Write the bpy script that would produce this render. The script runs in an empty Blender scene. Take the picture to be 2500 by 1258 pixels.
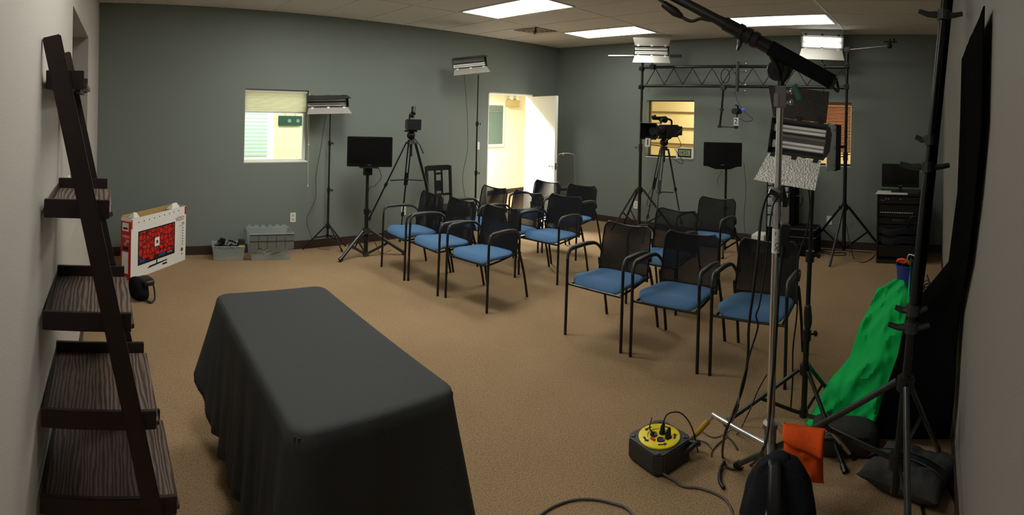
import bpy, bmesh, math, random
from mathutils import Matrix, Vector, Euler, noise
random.seed(7)
C = bpy.context.scene.collection
PI = math.pi
V = Vector

# ------------------------------------------------------------------ camera, world, exposure
FX, V0, ROLL, HEAD = 1295.7, 277.6, -.0229, .776     # focal length of the panorama in px per radian, horizon row, roll, heading
HC, HT = 1.702, 2.855                                # eye height, ceiling height
XE, YN, YS = 6.976, 5.981, -.13                      # east, north and south wall planes
def XW(y): return -.262 + .0395*y                      # the west wall runs slightly askew
sc = bpy.context.scene
cam = bpy.data.cameras.new('camera'); co = bpy.data.objects.new('camera', cam); C.objects.link(co); sc.camera = co
cam.type = 'PANO'; cam.panorama_type = 'CENTRAL_CYLINDRICAL'
cam.central_cylindrical_range_u_min = -1250/FX; cam.central_cylindrical_range_u_max = 1250/FX
cam.central_cylindrical_range_v_min = -(1258-V0)/FX; cam.central_cylindrical_range_v_max = V0/FX
cam.central_cylindrical_radius = 1
cam.clip_start = .01
co.matrix_world = Matrix.Translation((0, 0, HC)) @ Matrix.Rotation(-HEAD, 4, 'Z') @ Matrix.Rotation(ROLL, 4, 'Y') @ Matrix.Rotation(PI/2, 4, 'X')
w = bpy.data.worlds.new('world'); sc.world = w; w.use_nodes = True
w.node_tree.nodes['Background'].inputs[0].default_value = (.5, .55, .5, 1)
w.node_tree.nodes['Background'].inputs[1].default_value = .05
sc.view_settings.view_transform = 'Standard'; sc.view_settings.look = 'None'
sc.view_settings.exposure = -0.25; sc.view_settings.gamma = 1
sc.view_settings.use_curve_mapping = False
sc.cycles.max_bounces = 8; sc.cycles.diffuse_bounces = 4; sc.cycles.transparent_max_bounces = 12
sc.cycles.sample_clamp_indirect = 4
TROFFER_E, HALL_E, EAST_E = 17.0, 26.0, 6.0          # lamp strengths
def area(name, loc, sx, sy, power, col=(1, .97, .9), rot=(0, 0, 0)):
    l = bpy.data.lights.new(name, 'AREA'); l.shape = 'RECTANGLE'; l.size = sx; l.size_y = sy; l.energy = power; l.color = col
    o = bpy.data.objects.new(name, l); C.objects.link(o); o.location = loc; o.rotation_euler = rot
    return o
area('hallway_lamp', (5.6, 7.0, 2.6), 1.4, .6, 520, (1, 1, .9))
area('hallway_lamp', (2.2, 7.0, 2.6), 1.4, .6, 92, (1, 1, .95))
area('office_lamp', (8.3, 3.6, 2.6), .6, .9, 95, (1, .88, .66))
area('office_lamp', (8.0, 1.3, 2.6), .6, .9, 60, (1, .86, .68))

# ------------------------------------------------------------------ placing by sight lines
def ray(x, y):
    th = (x-1250)/FX; t = (V0-y)/FX
    a, b, c = math.sin(th), math.cos(th), t
    cr, sr = math.cos(ROLL), math.sin(ROLL); a, c = a*cr+c*sr, -a*sr+c*cr
    ch, sh = math.cos(HEAD), math.sin(HEAD)
    return V((a*ch+b*sh, b*ch-a*sh, c))
def G(x, y, z=0.): d = ray(x, y); t = (z-HC)/d.z; return V((d.x*t, d.y*t, z))
def P(x, y, dist): d = ray(x, y); t = dist/math.hypot(d.x, d.y); return V((d.x*t, d.y*t, HC+d.z*t))
def NW(x, y, Y=YN): d = ray(x, y); t = Y/d.y; return V((d.x*t, Y, HC+d.z*t))
def EW(x, y, X=XE): d = ray(x, y); t = X/d.x; return V((X, d.y*t, HC+d.z*t))

# ------------------------------------------------------------------ materials
def lin(c): 
    return tuple((v/255/12.92 if v/255 <= .04045 else ((v/255+.055)/1.055)**2.4) for v in c)
MATS = {}
def mat(name, rgb, rough=.6, metal=0., bump=0., bscale=60., var=0., vscale=8., spec=None, trans=0., alpha=1., emit=0., ior=None, coord='Object'):
    if name in MATS: return MATS[name]
    m = bpy.data.materials.new(name); m.use_nodes = True; nt = m.node_tree; b = nt.nodes['Principled BSDF']
    col = lin(rgb)+(1,)
    b.inputs['Base Color'].default_value = col; b.inputs['Roughness'].default_value = rough; b.inputs['Metallic'].default_value = metal
    if spec is not None: b.inputs['Specular IOR Level'].default_value = spec
    if trans: b.inputs['Transmission Weight'].default_value = trans
    if ior: b.inputs['IOR'].default_value = ior
    if alpha < 1: b.inputs['Alpha'].default_value = alpha
    if emit: b.inputs['Emission Color'].default_value = col; b.inputs['Emission Strength'].default_value = emit
    tc = nt.nodes.new('ShaderNodeTexCoord')
    if var:
        n = nt.nodes.new('ShaderNodeTexNoise'); n.inputs['Scale'].default_value = vscale; n.inputs['Detail'].default_value = 4
        nt.links.new(tc.outputs[coord], n.inputs['Vector'])
        mx = nt.nodes.new('ShaderNodeMix'); mx.data_type = 'RGBA'; mx.blend_type = 'MIX'
        mr = nt.nodes.new('ShaderNodeMapRange'); mr.inputs[1].default_value = .3; mr.inputs[2].default_value = .7
        nt.links.new(n.outputs[0], mr.inputs[0]); nt.links.new(mr.outputs[0], mx.inputs[0])
        mx.inputs[6].default_value = tuple(max(0, c*(1-var)) for c in col[:3])+(1,)
        mx.inputs[7].default_value = tuple(min(1, c*(1+var)) for c in col[:3])+(1,)
        nt.links.new(mx.outputs[2], b.inputs['Base Color'])
    if bump:
        n = nt.nodes.new('ShaderNodeTexNoise'); n.inputs['Scale'].default_value = bscale; n.inputs['Detail'].default_value = 3
        nt.links.new(tc.outputs[coord], n.inputs['Vector'])
        bp = nt.nodes.new('ShaderNodeBump'); bp.inputs['Strength'].default_value = bump; bp.inputs['Distance'].default_value = .01
        nt.links.new(n.outputs[0], bp.inputs['Height']); nt.links.new(bp.outputs[0], b.inputs['Normal'])
    MATS[name] = m
    return m
def nodes(m): return m.node_tree.nodes, m.node_tree.links, m.node_tree.nodes['Principled BSDF']

M_wall = mat('slate grey wall paint', (120, 129, 125), .62, bump=.15, bscale=220)
M_wallw = mat('light taupe wall paint', (186, 180, 176), .6, bump=.15, bscale=220)
M_walls = mat('grey taupe wall paint', (132, 128, 124), .6, bump=.15, bscale=220)
M_base = mat('dark brown vinyl baseboard', (58, 44, 40), .45)
M_black = mat('black powder coat', (22, 22, 23), .42)
M_pole = mat('black satin metal', (34, 35, 36), .3, metal=.35)
M_poleg = mat('grey black anodised metal', (70, 74, 74), .3, metal=.6)
M_blackp = mat('black plastic', (20, 20, 21), .38, bump=.05)
M_blackc = mat('black cloth', (24, 24, 27), .95, bump=.3, bscale=30, spec=.1)
M_screen = mat('black glass screen', (10, 10, 12), .12)
M_bezel = mat('gloss black bezel', (14, 14, 15), .2)
M_chrome = mat('chrome', (222, 222, 222), .2, metal=.9)
M_steel = mat('brushed steel', (150, 148, 146), .32, metal=.9, bump=.05, bscale=200)
M_alu = mat('aluminium', (170, 172, 172), .35, metal=.9)
M_white = mat('white paint', (236, 236, 232), .5)
M_plate = mat('white wall plate', (235, 235, 228), .4)
M_card = mat('white card', (235, 235, 232), .6)
M_ink = mat('black ink', (12, 12, 12), .6)
M_green = mat('chroma green cloth', (20, 182, 90), .85, bump=.35, bscale=7, spec=.15)
M_dgreen = mat('dark green cloth edge', (10, 70, 48), .9)
M_orange = mat('orange canvas', (222, 84, 32), .85, bump=.3, bscale=45, spec=.1)
M_greyc = mat('charcoal canvas', (62, 63, 64), .9, bump=.3, bscale=90, spec=.15)
M_cable = mat('black rubber cable', (20, 20, 20), .5)
M_cableg = mat('grey rubber cable', (72, 68, 66), .5)
M_yellow = mat('yellow plastic', (242, 220, 20), .35)
M_ygaff = mat('yellow tape', (190, 150, 40), .5)
M_blue = mat('blue plastic', (32, 62, 150), .4)
M_red = mat('red print', (200, 24, 22), .5)
M_orangep = mat('orange plastic', (245, 90, 30), .4)
M_brass = mat('tan plastic', (196, 178, 120), .5)

def wood():
    m = mat('dark espresso wood', (58, 40, 36), .42); N, L, b = nodes(m)
    tc = N.new('ShaderNodeTexCoord'); mp = N.new('ShaderNodeMapping'); mp.inputs['Scale'].default_value = (7, .9, 5)
    n = N.new('ShaderNodeTexNoise'); n.inputs['Scale'].default_value = 2.2; n.inputs['Detail'].default_value = 2
    wv = N.new('ShaderNodeTexWave'); wv.wave_type = 'BANDS'; wv.inputs['Scale'].default_value = 3.0; wv.inputs['Distortion'].default_value = 9; wv.inputs['Detail'].default_value = 3; wv.inputs['Detail Scale'].default_value = 1.2
    L.new(tc.outputs['Object'], mp.inputs[0]); L.new(mp.outputs[0], wv.inputs[0])
    r = N.new('ShaderNodeValToRGB'); r.color_ramp.elements[0].color = lin((54, 43, 40))+(1,); r.color_ramp.elements[1].color = lin((116, 98, 90))+(1,)
    L.new(wv.outputs[0], r.inputs[0]); L.new(r.outputs[0], b.inputs['Base Color'])
    return m
M_wood = wood()
M_woodd = mat('espresso stained frame', (36, 24, 25), .4, var=.2, vscale=20)

def carpet():
    m = mat('brown loop carpet', (128, 104, 76), .95, spec=.05); N, L, b = nodes(m)
    tc = N.new('ShaderNodeTexCoord')
    n = N.new('ShaderNodeTexNoise'); n.inputs['Scale'].default_value = 130; n.inputs['Detail'].default_value = 3
    v = N.new('ShaderNodeTexVoronoi'); v.inputs['Scale'].default_value = 330
    n2 = N.new('ShaderNodeTexNoise'); n2.inputs['Scale'].default_value = 1.3; n2.inputs['Detail'].default_value = 3
    for q in (n, v, n2): L.new(tc.outputs['Object'], q.inputs['Vector'])
    a = N.new('ShaderNodeMath'); a.operation = 'MULTIPLY_ADD'; L.new(v.outputs['Distance'], a.inputs[0]); a.inputs[1].default_value = .45; L.new(n.outputs[0], a.inputs[2])
    a2 = N.new('ShaderNodeMath'); a2.operation = 'MULTIPLY_ADD'; L.new(n2.outputs[0], a2.inputs[0]); a2.inputs[1].default_value = .25; L.new(a.outputs[0], a2.inputs[2])
    r = N.new('ShaderNodeValToRGB'); e = r.color_ramp.elements; e[0].position = .5; e[0].color = lin((102, 81, 59))+(1,); e[1].position = 1.05; e[1].color = lin((166, 140, 110))+(1,)
    L.new(a2.outputs[0], r.inputs[0]); L.new(r.outputs[0], b.inputs['Base Color'])
    bp = N.new('ShaderNodeBump'); bp.inputs['Strength'].default_value = .25; bp.inputs['Distance'].default_value = .004
    L.new(a.outputs[0], bp.inputs['Height']); L.new(bp.outputs[0], b.inputs['Normal'])
    return m
M_carpet = carpet()
M_tile = mat('mineral ceiling tile', (222, 219, 214), .9, bump=.25, bscale=140, var=.03, vscale=60)
M_tbar = mat('white ceiling grid', (222, 220, 212), .5)

def seatcloth():
    m = mat('blue patterned upholstery', (66, 104, 146), .85, spec=.2); N, L, b = nodes(m)
    tc = N.new('ShaderNodeTexCoord'); mp = N.new('ShaderNodeMapping'); mp.inputs['Scale'].default_value = (88, 88, 88)
    L.new(tc.outputs['Object'], mp.inputs[0])
    v = N.new('ShaderNodeTexVoronoi'); v.inputs['Scale'].default_value = 1; v.inputs['Randomness'].default_value = 0
    sep = N.new('ShaderNodeSeparateXYZ'); cb = N.new('ShaderNodeCombineXYZ'); L.new(mp.outputs[0], sep.inputs[0]); ad = N.new('ShaderNodeMath'); ad.operation = 'ADD'; L.new(sep.outputs[0], ad.inputs[0]); L.new(sep.outputs[2], ad.inputs[1]); L.new(ad.outputs[0], cb.inputs[0]); L.new(sep.outputs[1], cb.inputs[1])
    L.new(cb.outputs[0], v.inputs['Vector'])
    r = N.new('ShaderNodeValToRGB'); e = r.color_ramp.elements; e[0].position = .10; e[0].color = lin((140, 172, 200))+(1,); e[1].position = .24; e[1].color = lin((68, 106, 148))+(1,)
    L.new(v.outputs['Distance'], r.inputs[0]); L.new(r.outputs[0], b.inputs['Base Color'])
    return m
M_seat = seatcloth()
def meshcloth():
    m = mat('black mesh fabric', (30, 30, 33), .8, spec=.15); N, L, b = nodes(m)
    tc = N.new('ShaderNodeTexCoord'); sep = N.new('ShaderNodeSeparateXYZ'); L.new(tc.outputs['Object'], sep.inputs[0])
    outs = []
    for k in (1, 2):
        a = N.new('ShaderNodeMath'); a.operation = 'MULTIPLY'; a.inputs[1].default_value = 2*PI/.0075; L.new(sep.outputs[k], a.inputs[0])
        s = N.new('ShaderNodeMath'); s.operation = 'SINE'; L.new(a.outputs[0], s.inputs[0]); outs.append(s)
    mu = N.new('ShaderNodeMath'); mu.operation = 'MULTIPLY'; L.new(outs[0].outputs[0], mu.inputs[0]); L.new(outs[1].outputs[0], mu.inputs[1])
    g = N.new('ShaderNodeMath'); g.operation = 'GREATER_THAN'; g.inputs[1].default_value = .34; L.new(mu.outputs[0], g.inputs[0])
    iv = N.new('ShaderNodeMath'); iv.operation = 'SUBTRACT'; iv.inputs[0].default_value = 1; L.new(g.outputs[0], iv.inputs[1])
    L.new(iv.outputs[0], b.inputs['Alpha'])
    return m
M_mesh = meshcloth()
def hammered():
    m = mat('hammered silver sheet', (250, 250, 246), .38, metal=.12); N, L, b = nodes(m)
    tc = N.new('ShaderNodeTexCoord'); n = N.new('ShaderNodeTexVoronoi'); n.inputs['Scale'].default_value = 95
    L.new(tc.outputs['Object'], n.inputs['Vector'])
    bp = N.new('ShaderNodeBump'); bp.inputs['Strength'].default_value = .9; bp.inputs['Distance'].default_value = .012
    L.new(n.outputs[0], bp.inputs['Height']); L.new(bp.outputs[0], b.inputs['Normal'])
    return m
M_hammer = hammered()
M_hammerd = mat('dark stippled sheet', (62, 60, 62), .5, bump=.8, bscale=140)
M_tube = mat('fluorescent tube glass', (246, 246, 244), .25, spec=.6)
M_tubeglow = mat('tube with painted panel glare', (250, 252, 245), .3, emit=5)  # emission stands in for ceiling panel light reflected by the fixture
M_refl = mat('silver reflector', (196, 194, 188), .42, metal=.45)
def lens(k): return mat('lit ceiling lens %d' % k, (255, 253, 240), .5, emit=k)
M_glass = mat('window glass', (240, 250, 245), .02, trans=1, ior=1.05)
M_bin = mat('translucent plastic', (196, 208, 206), .25, alpha=.26)
M_bingrey = mat('grey bin lid', (106, 112, 110), .4)
M_paper = mat('cellular shade', (236, 232, 210), .8, bump=.0)
M_tan = mat('corrugated cardboard', (186, 152, 100), .85)

# ------------------------------------------------------------------ mesh builder
class MB:
    def __init__(s): s.v = []; s.f = []; s.T = Matrix.Identity(4)
    def at(s, T): s.T = T; return s
    def add(s, vs, fs):
        n = len(s.v); s.v += [s.T @ V(q) for q in vs]; s.f += [tuple(i+n for i in f) for f in fs]; return s
    def box(s, a, b):
        x0, y0, z0 = a; x1, y1, z1 = b
        return s.add([(x0,y0,z0),(x1,y0,z0),(x1,y1,z0),(x0,y1,z0),(x0,y0,z1),(x1,y0,z1),(x1,y1,z1),(x0,y1,z1)],
                     [(0,3,2,1),(4,5,6,7),(0,1,5,4),(1,2,6,5),(2,3,7,6),(3,0,4,7)])
    def cb(s, c, d): return s.box([c[i]-d[i]/2 for i in range(3)], [c[i]+d[i]/2 for i in range(3)])
    def bar(s, p, q, w, h, up=(0,0,1)):                          # rectangular bar from p to q
        p, q = V(p), V(q); d = (q-p).normalized(); u = V(up); x = d.cross(u)
        if x.length < 1e-4: x = d.cross(V((0,1,0)))
        x.normalize(); u = x.cross(d).normalized(); vs = []
        for c in (p, q):
            for a, b in ((-1,-1),(1,-1),(1,1),(-1,1)): vs.append(c+x*a*w/2+u*b*h/2)
        return s.add(vs, [(0,3,2,1),(4,5,6,7),(0,1,5,4),(1,2,6,5),(2,3,7,6),(3,0,4,7)])
    def cyl(s, p, q, r, r2=None, n=14): return s.tube([p, q], [r, r if r2 is None else r2], n)
    def tube(s, pts, r, n=10, smooth=0, closed=False, flat=1.):
        pts = [V(p) for p in pts]
        if smooth: pts, r = spline(pts, smooth, r, closed)
        if not isinstance(r, (list, tuple)): r = [r]*len(pts)
        vs, fs = [], []; m = len(pts); prev = None
        for i, p in enumerate(pts):
            if closed: d = pts[(i+1)%m]-pts[i-1]
            else: d = pts[min(i+1, m-1)]-pts[max(i-1, 0)]
            d.normalize()
            if prev is None:
                u = d.cross(V((0,0,1)));
                if u.length < .05: u = d.cross(V((0,1,0)))
            else: u = prev-d*prev.dot(d)
            u.normalize(); prev = u; w2 = d.cross(u)
            for k in range(n):
                a = 2*PI*k/n; vs.append(p+u*math.cos(a)*r[i]+w2*math.sin(a)*r[i]*flat)
        rng = m if closed else m-1
        for i in range(rng):
            for k in range(n):
                a, b = i*n+k, i*n+(k+1)%n; c, d2 = ((i+1)%m)*n+(k+1)%n, ((i+1)%m)*n+k
                fs.append((a, b, c, d2))
        if not closed: fs.append(tuple(range(n))[::-1]); fs.append(tuple(range((m-1)*n, m*n)))
        return s.add(vs, fs)
    def lathe(s, prof, n=24, axis=None):                         # profile of (radius, height) turned about local z
        vs, fs = [], []; m = len(prof)
        for r, z in prof:
            for k in range(n): a = 2*PI*k/n; vs.append((r*math.cos(a), r*math.sin(a), z))
        for i in range(m-1):
            for k in range(n): fs.append((i*n+k, i*n+(k+1)%n, (i+1)*n+(k+1)%n, (i+1)*n+k))
        fs.append(tuple(range(n))[::-1]); fs.append(tuple(range((m-1)*n, m*n)))
        return s.add(vs, fs)
    def prism(s, pts, z0, z1):                                   # outline in local xy, thickness along z
        n = len(pts); return s.add([(x,y,z0) for x,y in pts]+[(x,y,z1) for x,y in pts],
            [tuple(range(n))[::-1], tuple(range(n, 2*n))]+[(i, (i+1)%n, n+(i+1)%n, n+i) for i in range(n)])
    def quad(s, *p): return s.add(p, [tuple(range(len(p)))])
    def grid(s, fn, nu, nv):                                     # fn(u, v) -> point
        vs = [fn(i/nu, j/nv) for j in range(nv+1) for i in range(nu+1)]
        return s.add(vs, [(j*(nu+1)+i, j*(nu+1)+i+1, (j+1)*(nu+1)+i+1, (j+1)*(nu+1)+i) for j in range(nv) for i in range(nu)])
    def ball(s, c, r, n=12, m=8, sc=(1,1,1)):
        c = V(c); vs, fs = [c+V((0,0,-r*sc[2]))], []
        for j in range(1, m):
            ph = -PI/2+PI*j/m
            for k in range(n): a = 2*PI*k/n; vs.append(c+V((r*sc[0]*math.cos(ph)*math.cos(a), r*sc[1]*math.cos(ph)*math.sin(a), r*sc[2]*math.sin(ph))))
        vs.append(c+V((0,0,r*sc[2])))
        for k in range(n): fs.append((0, 1+(k+1)%n, 1+k))
        for j in range(m-2):
            for k in range(n): fs.append((1+j*n+k, 1+j*n+(k+1)%n, 1+(j+1)*n+(k+1)%n, 1+(j+1)*n+k))
        t = len(vs)-1; b = 1+(m-2)*n
        for k in range(n): fs.append((t, b+k, b+(k+1)%n))
        return s.add(vs, fs)
    def loose(s):
        par = list(range(len(s.v)))
        def fd(a):
            while par[a] != a: par[a] = par[par[a]]; a = par[a]
            return a
        for f in s.f:
            for a in f[1:]: par[fd(a)] = fd(f[0])
        gr = {}
        for f in s.f: gr.setdefault(fd(f[0]), []).append(f)
        out = []
        for fs in gr.values():
            ids = sorted({i for f in fs for i in f}); mp = {i: k for k, i in enumerate(ids)}; q = MB(); q.v = [s.v[i] for i in ids]; q.f = [tuple(mp[i] for i in f) for f in fs]; out.append(q)
        return out
    def build(s, name, m, parent=None, smooth=False, bevel=0., sub=0, thick=0., origin=None, seg=2, sharp=.8):
        if name in SINGLE:
            ps = s.loose(); o = None
            for q in ps: o = q.build(SINGLE[name], m, parent, smooth, bevel, sub, thick, origin, seg)
            return o
        inv = Matrix.Identity(4)
        if parent is not None: inv = WM[parent.name].inverted()
        elif origin is not None: inv = Matrix.Translation(-V(origin))
        me = bpy.data.meshes.new(name); me.from_pydata([inv @ q for q in s.v], [], s.f)
        bm = bmesh.new(); bm.from_mesh(me)
        if bevel:
            ed = [e for e in bm.edges if len(e.link_faces) == 2 and e.calc_face_angle(0) > .6]
            bmesh.ops.bevel(bm, geom=ed, offset=bevel, segments=seg, affect='EDGES', clamp_overlap=True)
        bm.to_mesh(me); bm.free()
        me.materials.append(m)
        if smooth:
            me.shade_smooth()
            try: me.set_sharp_from_angle(angle=sharp)
            except Exception: pass
        o = bpy.data.objects.new(name, me); C.objects.link(o)
        if parent is not None: o.parent = parent; WM[o.name] = WM[parent.name]
        elif origin is not None: o.location = origin; WM[o.name] = Matrix.Translation(V(origin))
        else: WM[o.name] = Matrix.Identity(4)
        if thick:
            md = o.modifiers.new('solid', 'SOLIDIFY'); md.thickness = thick; md.offset = 0
        if sub:
            md = o.modifiers.new('sub', 'SUBSURF'); md.levels = sub; md.render_levels = sub
        return o
WM = {}
SINGLE = {'round_emblem': 'emblem', 'cord': 'hanging_cord', 'hinge_clips': 'hinge_clip', 'leg_clamps': 'leg_clamp', 'wing_bolts': 'wing_bolt', 'arm_joints': 'arm_joint', 'red_knobs': 'red_knob',
          'round_sockets': 'round_socket', 'labelled_ports': 'labelled_port', 'plug_rings': 'plug_ring', 'ear_cushions': 'ear_cushion', 'cable_hooks': 'cable_hook', 'ports': 'port', 'lid_teeth': 'lid_tooth', 'feature_icons': 'feature_icon',
          'torn_foam_wrap': 'foam_wrap', 'plugs': 'plug', 'black_arrows': 'arrow', 'front_cables': 'front_cable', 'grip_knobs': 'grip_knob', 'shelf_board_': 'shelf_board', 'slots': 'slot', 'lamp_heads': 'lamp_head', 'lid_ribs': 'lid_rib', 'metal_trims': 'metal_trim', 'feature_text': 'feature_line', 'top_edge_icons': 'edge_icon', 'holder_forks': 'holder_fork'}
def spline(pts, k, r, closed=False):
    n = len(pts); out = []; ro = []; rr = r if isinstance(r, (list, tuple)) else [r]*n
    for i in range(n if closed else n-1):
        if closed: a, b, c, d = pts[i-1], pts[i], pts[(i+1)%n], pts[(i+2)%n]
        else: a, b, c, d = pts[max(i-1,0)], pts[i], pts[i+1], pts[min(i+2,n-1)]
        for j in range(k):
            t = j/k; out.append(.5*((2*b)+(c-a)*t+(2*a-5*b+4*c-d)*t*t+(3*b-a-3*c+d)*t**3)); ro.append(rr[i]*(1-t)+rr[(i+1)%n]*t)
    if not closed: out.append(pts[-1]); ro.append(rr[-1])
    return out, ro
def thing(name, label, cat, loc=(0,0,0), rz=0., group=None):
    o = bpy.data.objects.new(name, None); C.objects.link(o); o.empty_display_size = .1
    o.location = loc; o.rotation_euler = (0, 0, rz); WM[o.name] = Matrix.Translation(V(loc)) @ Matrix.Rotation(rz, 4, 'Z')
    return tag(o, label, cat, group)
def tag(o, label, cat, group=None):
    o['label'] = label; o['category'] = cat
    if group: o['group'] = group
    return o
def struct(o): o['kind'] = 'structure'; return o
def frame(loc, rz=0., rx=0., ry=0.): return Matrix.Translation(V(loc)) @ Matrix.Rotation(rz, 4, 'Z') @ Matrix.Rotation(rx, 4, 'X') @ Matrix.Rotation(ry, 4, 'Y')
def face_to(p, q=(0, 0)):                                        # z rotation that turns local -y from p towards q
    return math.atan2(q[1]-p[1], q[0]-p[0])+PI/2
def dup(root, loc, rz, label, group):
    r = root.copy(); C.objects.link(r); r.location = loc; r.rotation_euler = (0, 0, rz); r['label'] = label; r['group'] = group
    for ch in list(root.children):
        c = ch.copy(); C.objects.link(c); c.parent = r
        for g in ch.children: d = g.copy(); C.objects.link(d); d.parent = c
    return r
def text(body, size, T, m, parent, name='lettering', align='LEFT', squash=1., ext=.0004):
    cu = bpy.data.curves.new('t', 'FONT'); cu.body = body; cu.size = size; cu.align_x = align; cu.align_y = 'CENTER'; cu.extrude = ext
    to = bpy.data.objects.new('t', cu); me = bpy.data.meshes.new_from_object(to); bpy.data.objects.remove(to)
    me.name = name; me.transform((WM[parent.name].inverted() if parent else Matrix.Identity(4)) @ T @ Matrix.Diagonal((squash, 1, 1, 1)))
    me.materials.clear(); me.materials.append(m)
    o = bpy.data.objects.new(name, me); C.objects.link(o)
    if parent: o.parent = parent; WM[o.name] = WM[parent.name]
    return o


# ------------------------------------------------------------------ the room
def wall(name, m, u0, u1, z1, holes, put, parts=None):            # put(u, z, d) -> world point, d = depth into the wall
    us = sorted({u0, u1} | {h[0] for h in holes} | {h[1] for h in holes}); b = MB()
    for a, c in zip(us, us[1:]):
        zs = [0]
        for h in sorted(holes, key=lambda q: q[2]):
            if h[0] <= a and h[1] >= c: zs += [h[2], h[3]]
        zs.append(z1)
        for k in range(0, len(zs), 2):
            if zs[k+1]-zs[k] < 1e-4: continue
            vs = [put(u, z, d) for d in (0, .14) for u, z in ((a, zs[k]), (c, zs[k]), (c, zs[k+1]), (a, zs[k+1]))]
            b.add(vs, [(0,1,2,3),(7,6,5,4),(0,4,5,1),(1,5,6,2),(2,6,7,3),(3,7,4,0)])
    o = b.build(name, m); bm = bmesh.new(); bm.from_mesh(o.data); bmesh.ops.recalc_face_normals(bm, faces=bm.faces); bm.to_mesh(o.data); bm.free()
    return struct(o)
WN = (1.672, 2.478, 1.055, 1.928); DN = (5.36, 6.34, 0, 2.02)
E2 = (3.385, 4.2, 1.1, 1.955); E3 = (1.095, 1.92, 1.1, 1.945)
NI = (2.80, 4.12, .98, 2.225)
wall('wall_north', M_wall, -.3, XE+.2, HT, [WN, DN], lambda u, z, d: (u, YN+d, z))
wall('wall_east', M_wall, YS-.14, YN, HT, [E2, E3], lambda u, z, d: (XE+d, u, z))
wall('wall_south', M_walls, -.7, XE, HT, [], lambda u, z, d: (u, YS-d, z))
wall('wall_west', M_wallw, YS, YN, HT, [NI], lambda u, z, d: (XW(u)-d, u, z))
struct(MB().box((-.8, YS-.2, -.06), (11.2, 9.3, 0)).build('floor', M_carpet))
struct(MB().box((-.8, YS-.2, HT), (11.2, 9.3, HT+.05)).build('ceiling', M_tile))
g = MB(); x = 5.95-.305; xs = [x+.61*k for k in range(-9, 3)]; ys = [4.2-.61+1.22*k for k in range(-3, 3)]
for x in xs: g.box((x-.012, YS, HT-.004), (x+.012, YN, HT+.004))
for y in ys: g.box((-.3, y-.012, HT-.0045), (XE, y+.012, HT+.004))
struct(g.build('trim_1', M_tbar))
def skirt(name, pts):
    b = MB()
    for (x0, y0, x1, y1) in pts: b.box((x0, y0, 0), (x1, y1, .1))
    struct(b.build(name, M_base))
skirt('baseboard_north', [(-.02, YN-.012, DN[0], YN), (DN[1], YN-.012, XE, YN)])
skirt('baseboard_east', [(XE-.012, YS, XE, YN-.012)])
skirt('baseboard_south', [(-.2, YS, XE-.012, YS+.012)])
b = MB(); b.add([(XW(y)+d, y, z) for z in (0, .1) for y, d in ((YS, 0), (YS, .012), (YN, .012), (YN, 0))], [(0,1,2,3)[::-1],(4,5,6,7),(0,1,5,4),(1,2,6,5),(2,3,7,6),(3,0,4,7)])
struct(b.build('baseboard_west', M_base))
# niche in the west wall
n0, n1, nz0, nz1 = NI; b = MB()
for a, c, e, f in ((n0-.02, n1+.02, nz0-.02, nz0), (n0-.02, n1+.02, nz1, nz1+.02), (n0-.02, n0, nz0, nz1), (n1, n1+.02, nz0, nz1)):
    b.add([(XW(y)-d, y, z) for d in (.142, .36) for y, z in ((a, e), (c, e), (c, f), (a, f))], [(0,1,2,3),(7,6,5,4),(0,4,5,1),(1,5,6,2),(2,6,7,3),(3,7,4,0)])
b.add([(XW(y)-d, y, z) for d in (.36, .38) for y, z in ((n0, nz0), (n1, nz0), (n1, nz1), (n0, nz1))], [(0,1,2,3),(7,6,5,4),(0,4,5,1),(1,5,6,2),(2,6,7,3),(3,7,4,0)])
struct(b.build('trim_2', M_wall))

# window_1 in the north wall, with the half raised shade
def sash(name, x0, x1, z0, z1, y, m=M_white, wd=.03, axis='y'):
    b = MB()
    def bx(a, c, e, f, d0, d1):
        if axis == 'y': b.box((a, y+d0, e), (c, y+d1, f))
        else: b.box((y+d0, a, e), (y+d1, c, f))
    bx(x0, x0+wd, z0, z1, 0, .05); bx(x1-wd, x1, z0, z1, 0, .05); bx(x0+wd, x1-wd, z0, z0+wd, 0, .05); bx(x0+wd, x1-wd, z1-wd, z1, 0, .05)
    o = struct(b.build(name, m, bevel=.003)); g = MB()
    if axis == 'y': g.box((x0+wd, y+.022, z0+wd), (x1-wd, y+.027, z1-wd))
    else: g.box((y+.022, x0+wd, z0+wd), (y+.027, x1-wd, z1-wd))
    g.build('glass_pane', M_glass, o); return o
w1 = sash('window_1', WN[0], WN[1], WN[2], WN[3], YN+.085)
MB().box((WN[0], YN+.002, WN[2]-.001), (WN[1], YN+.085, WN[2]+.014)).build('window_sill', M_white, w1)
t = thing('window_shade', 'cream pleated shade half raised in the window of the long grey wall', 'window shade', (2.07, YN+.06, 1.66))
b = MB(); zt, zb, n = WN[3]-.03, 1.665, 22
b.add([(x, YN+.055+(.006 if k % 2 else -.006), zt+(zb-zt)*k/n) for k in range(n+1) for x in (WN[0]+.008, WN[1]-.012)], [(2*k, 2*k+1, 2*k+3, 2*k+2) for k in range(n)])
ms = mat('backlit cream cellular fabric', (250, 247, 228), .9)
N_, L_, b_ = nodes(ms); tr = N_.new('ShaderNodeBsdfTranslucent'); tr.inputs[0].default_value = lin((250, 248, 236))+(1,); mx = N_.new('ShaderNodeMixShader'); mx.inputs[0].default_value = .75
L_.new(b_.outputs[0], mx.inputs[1]); L_.new(tr.outputs[0], mx.inputs[2]); L_.new(mx.outputs[0], N_['Material Output'].inputs[0])
b.build('pleated_fabric', ms, t, thick=.001)
MB().box((WN[0]+.006, YN+.035, WN[3]-.032), (WN[1]-.006, YN+.075, WN[3]-.003)).build('head_rail', M_white, t)
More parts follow.
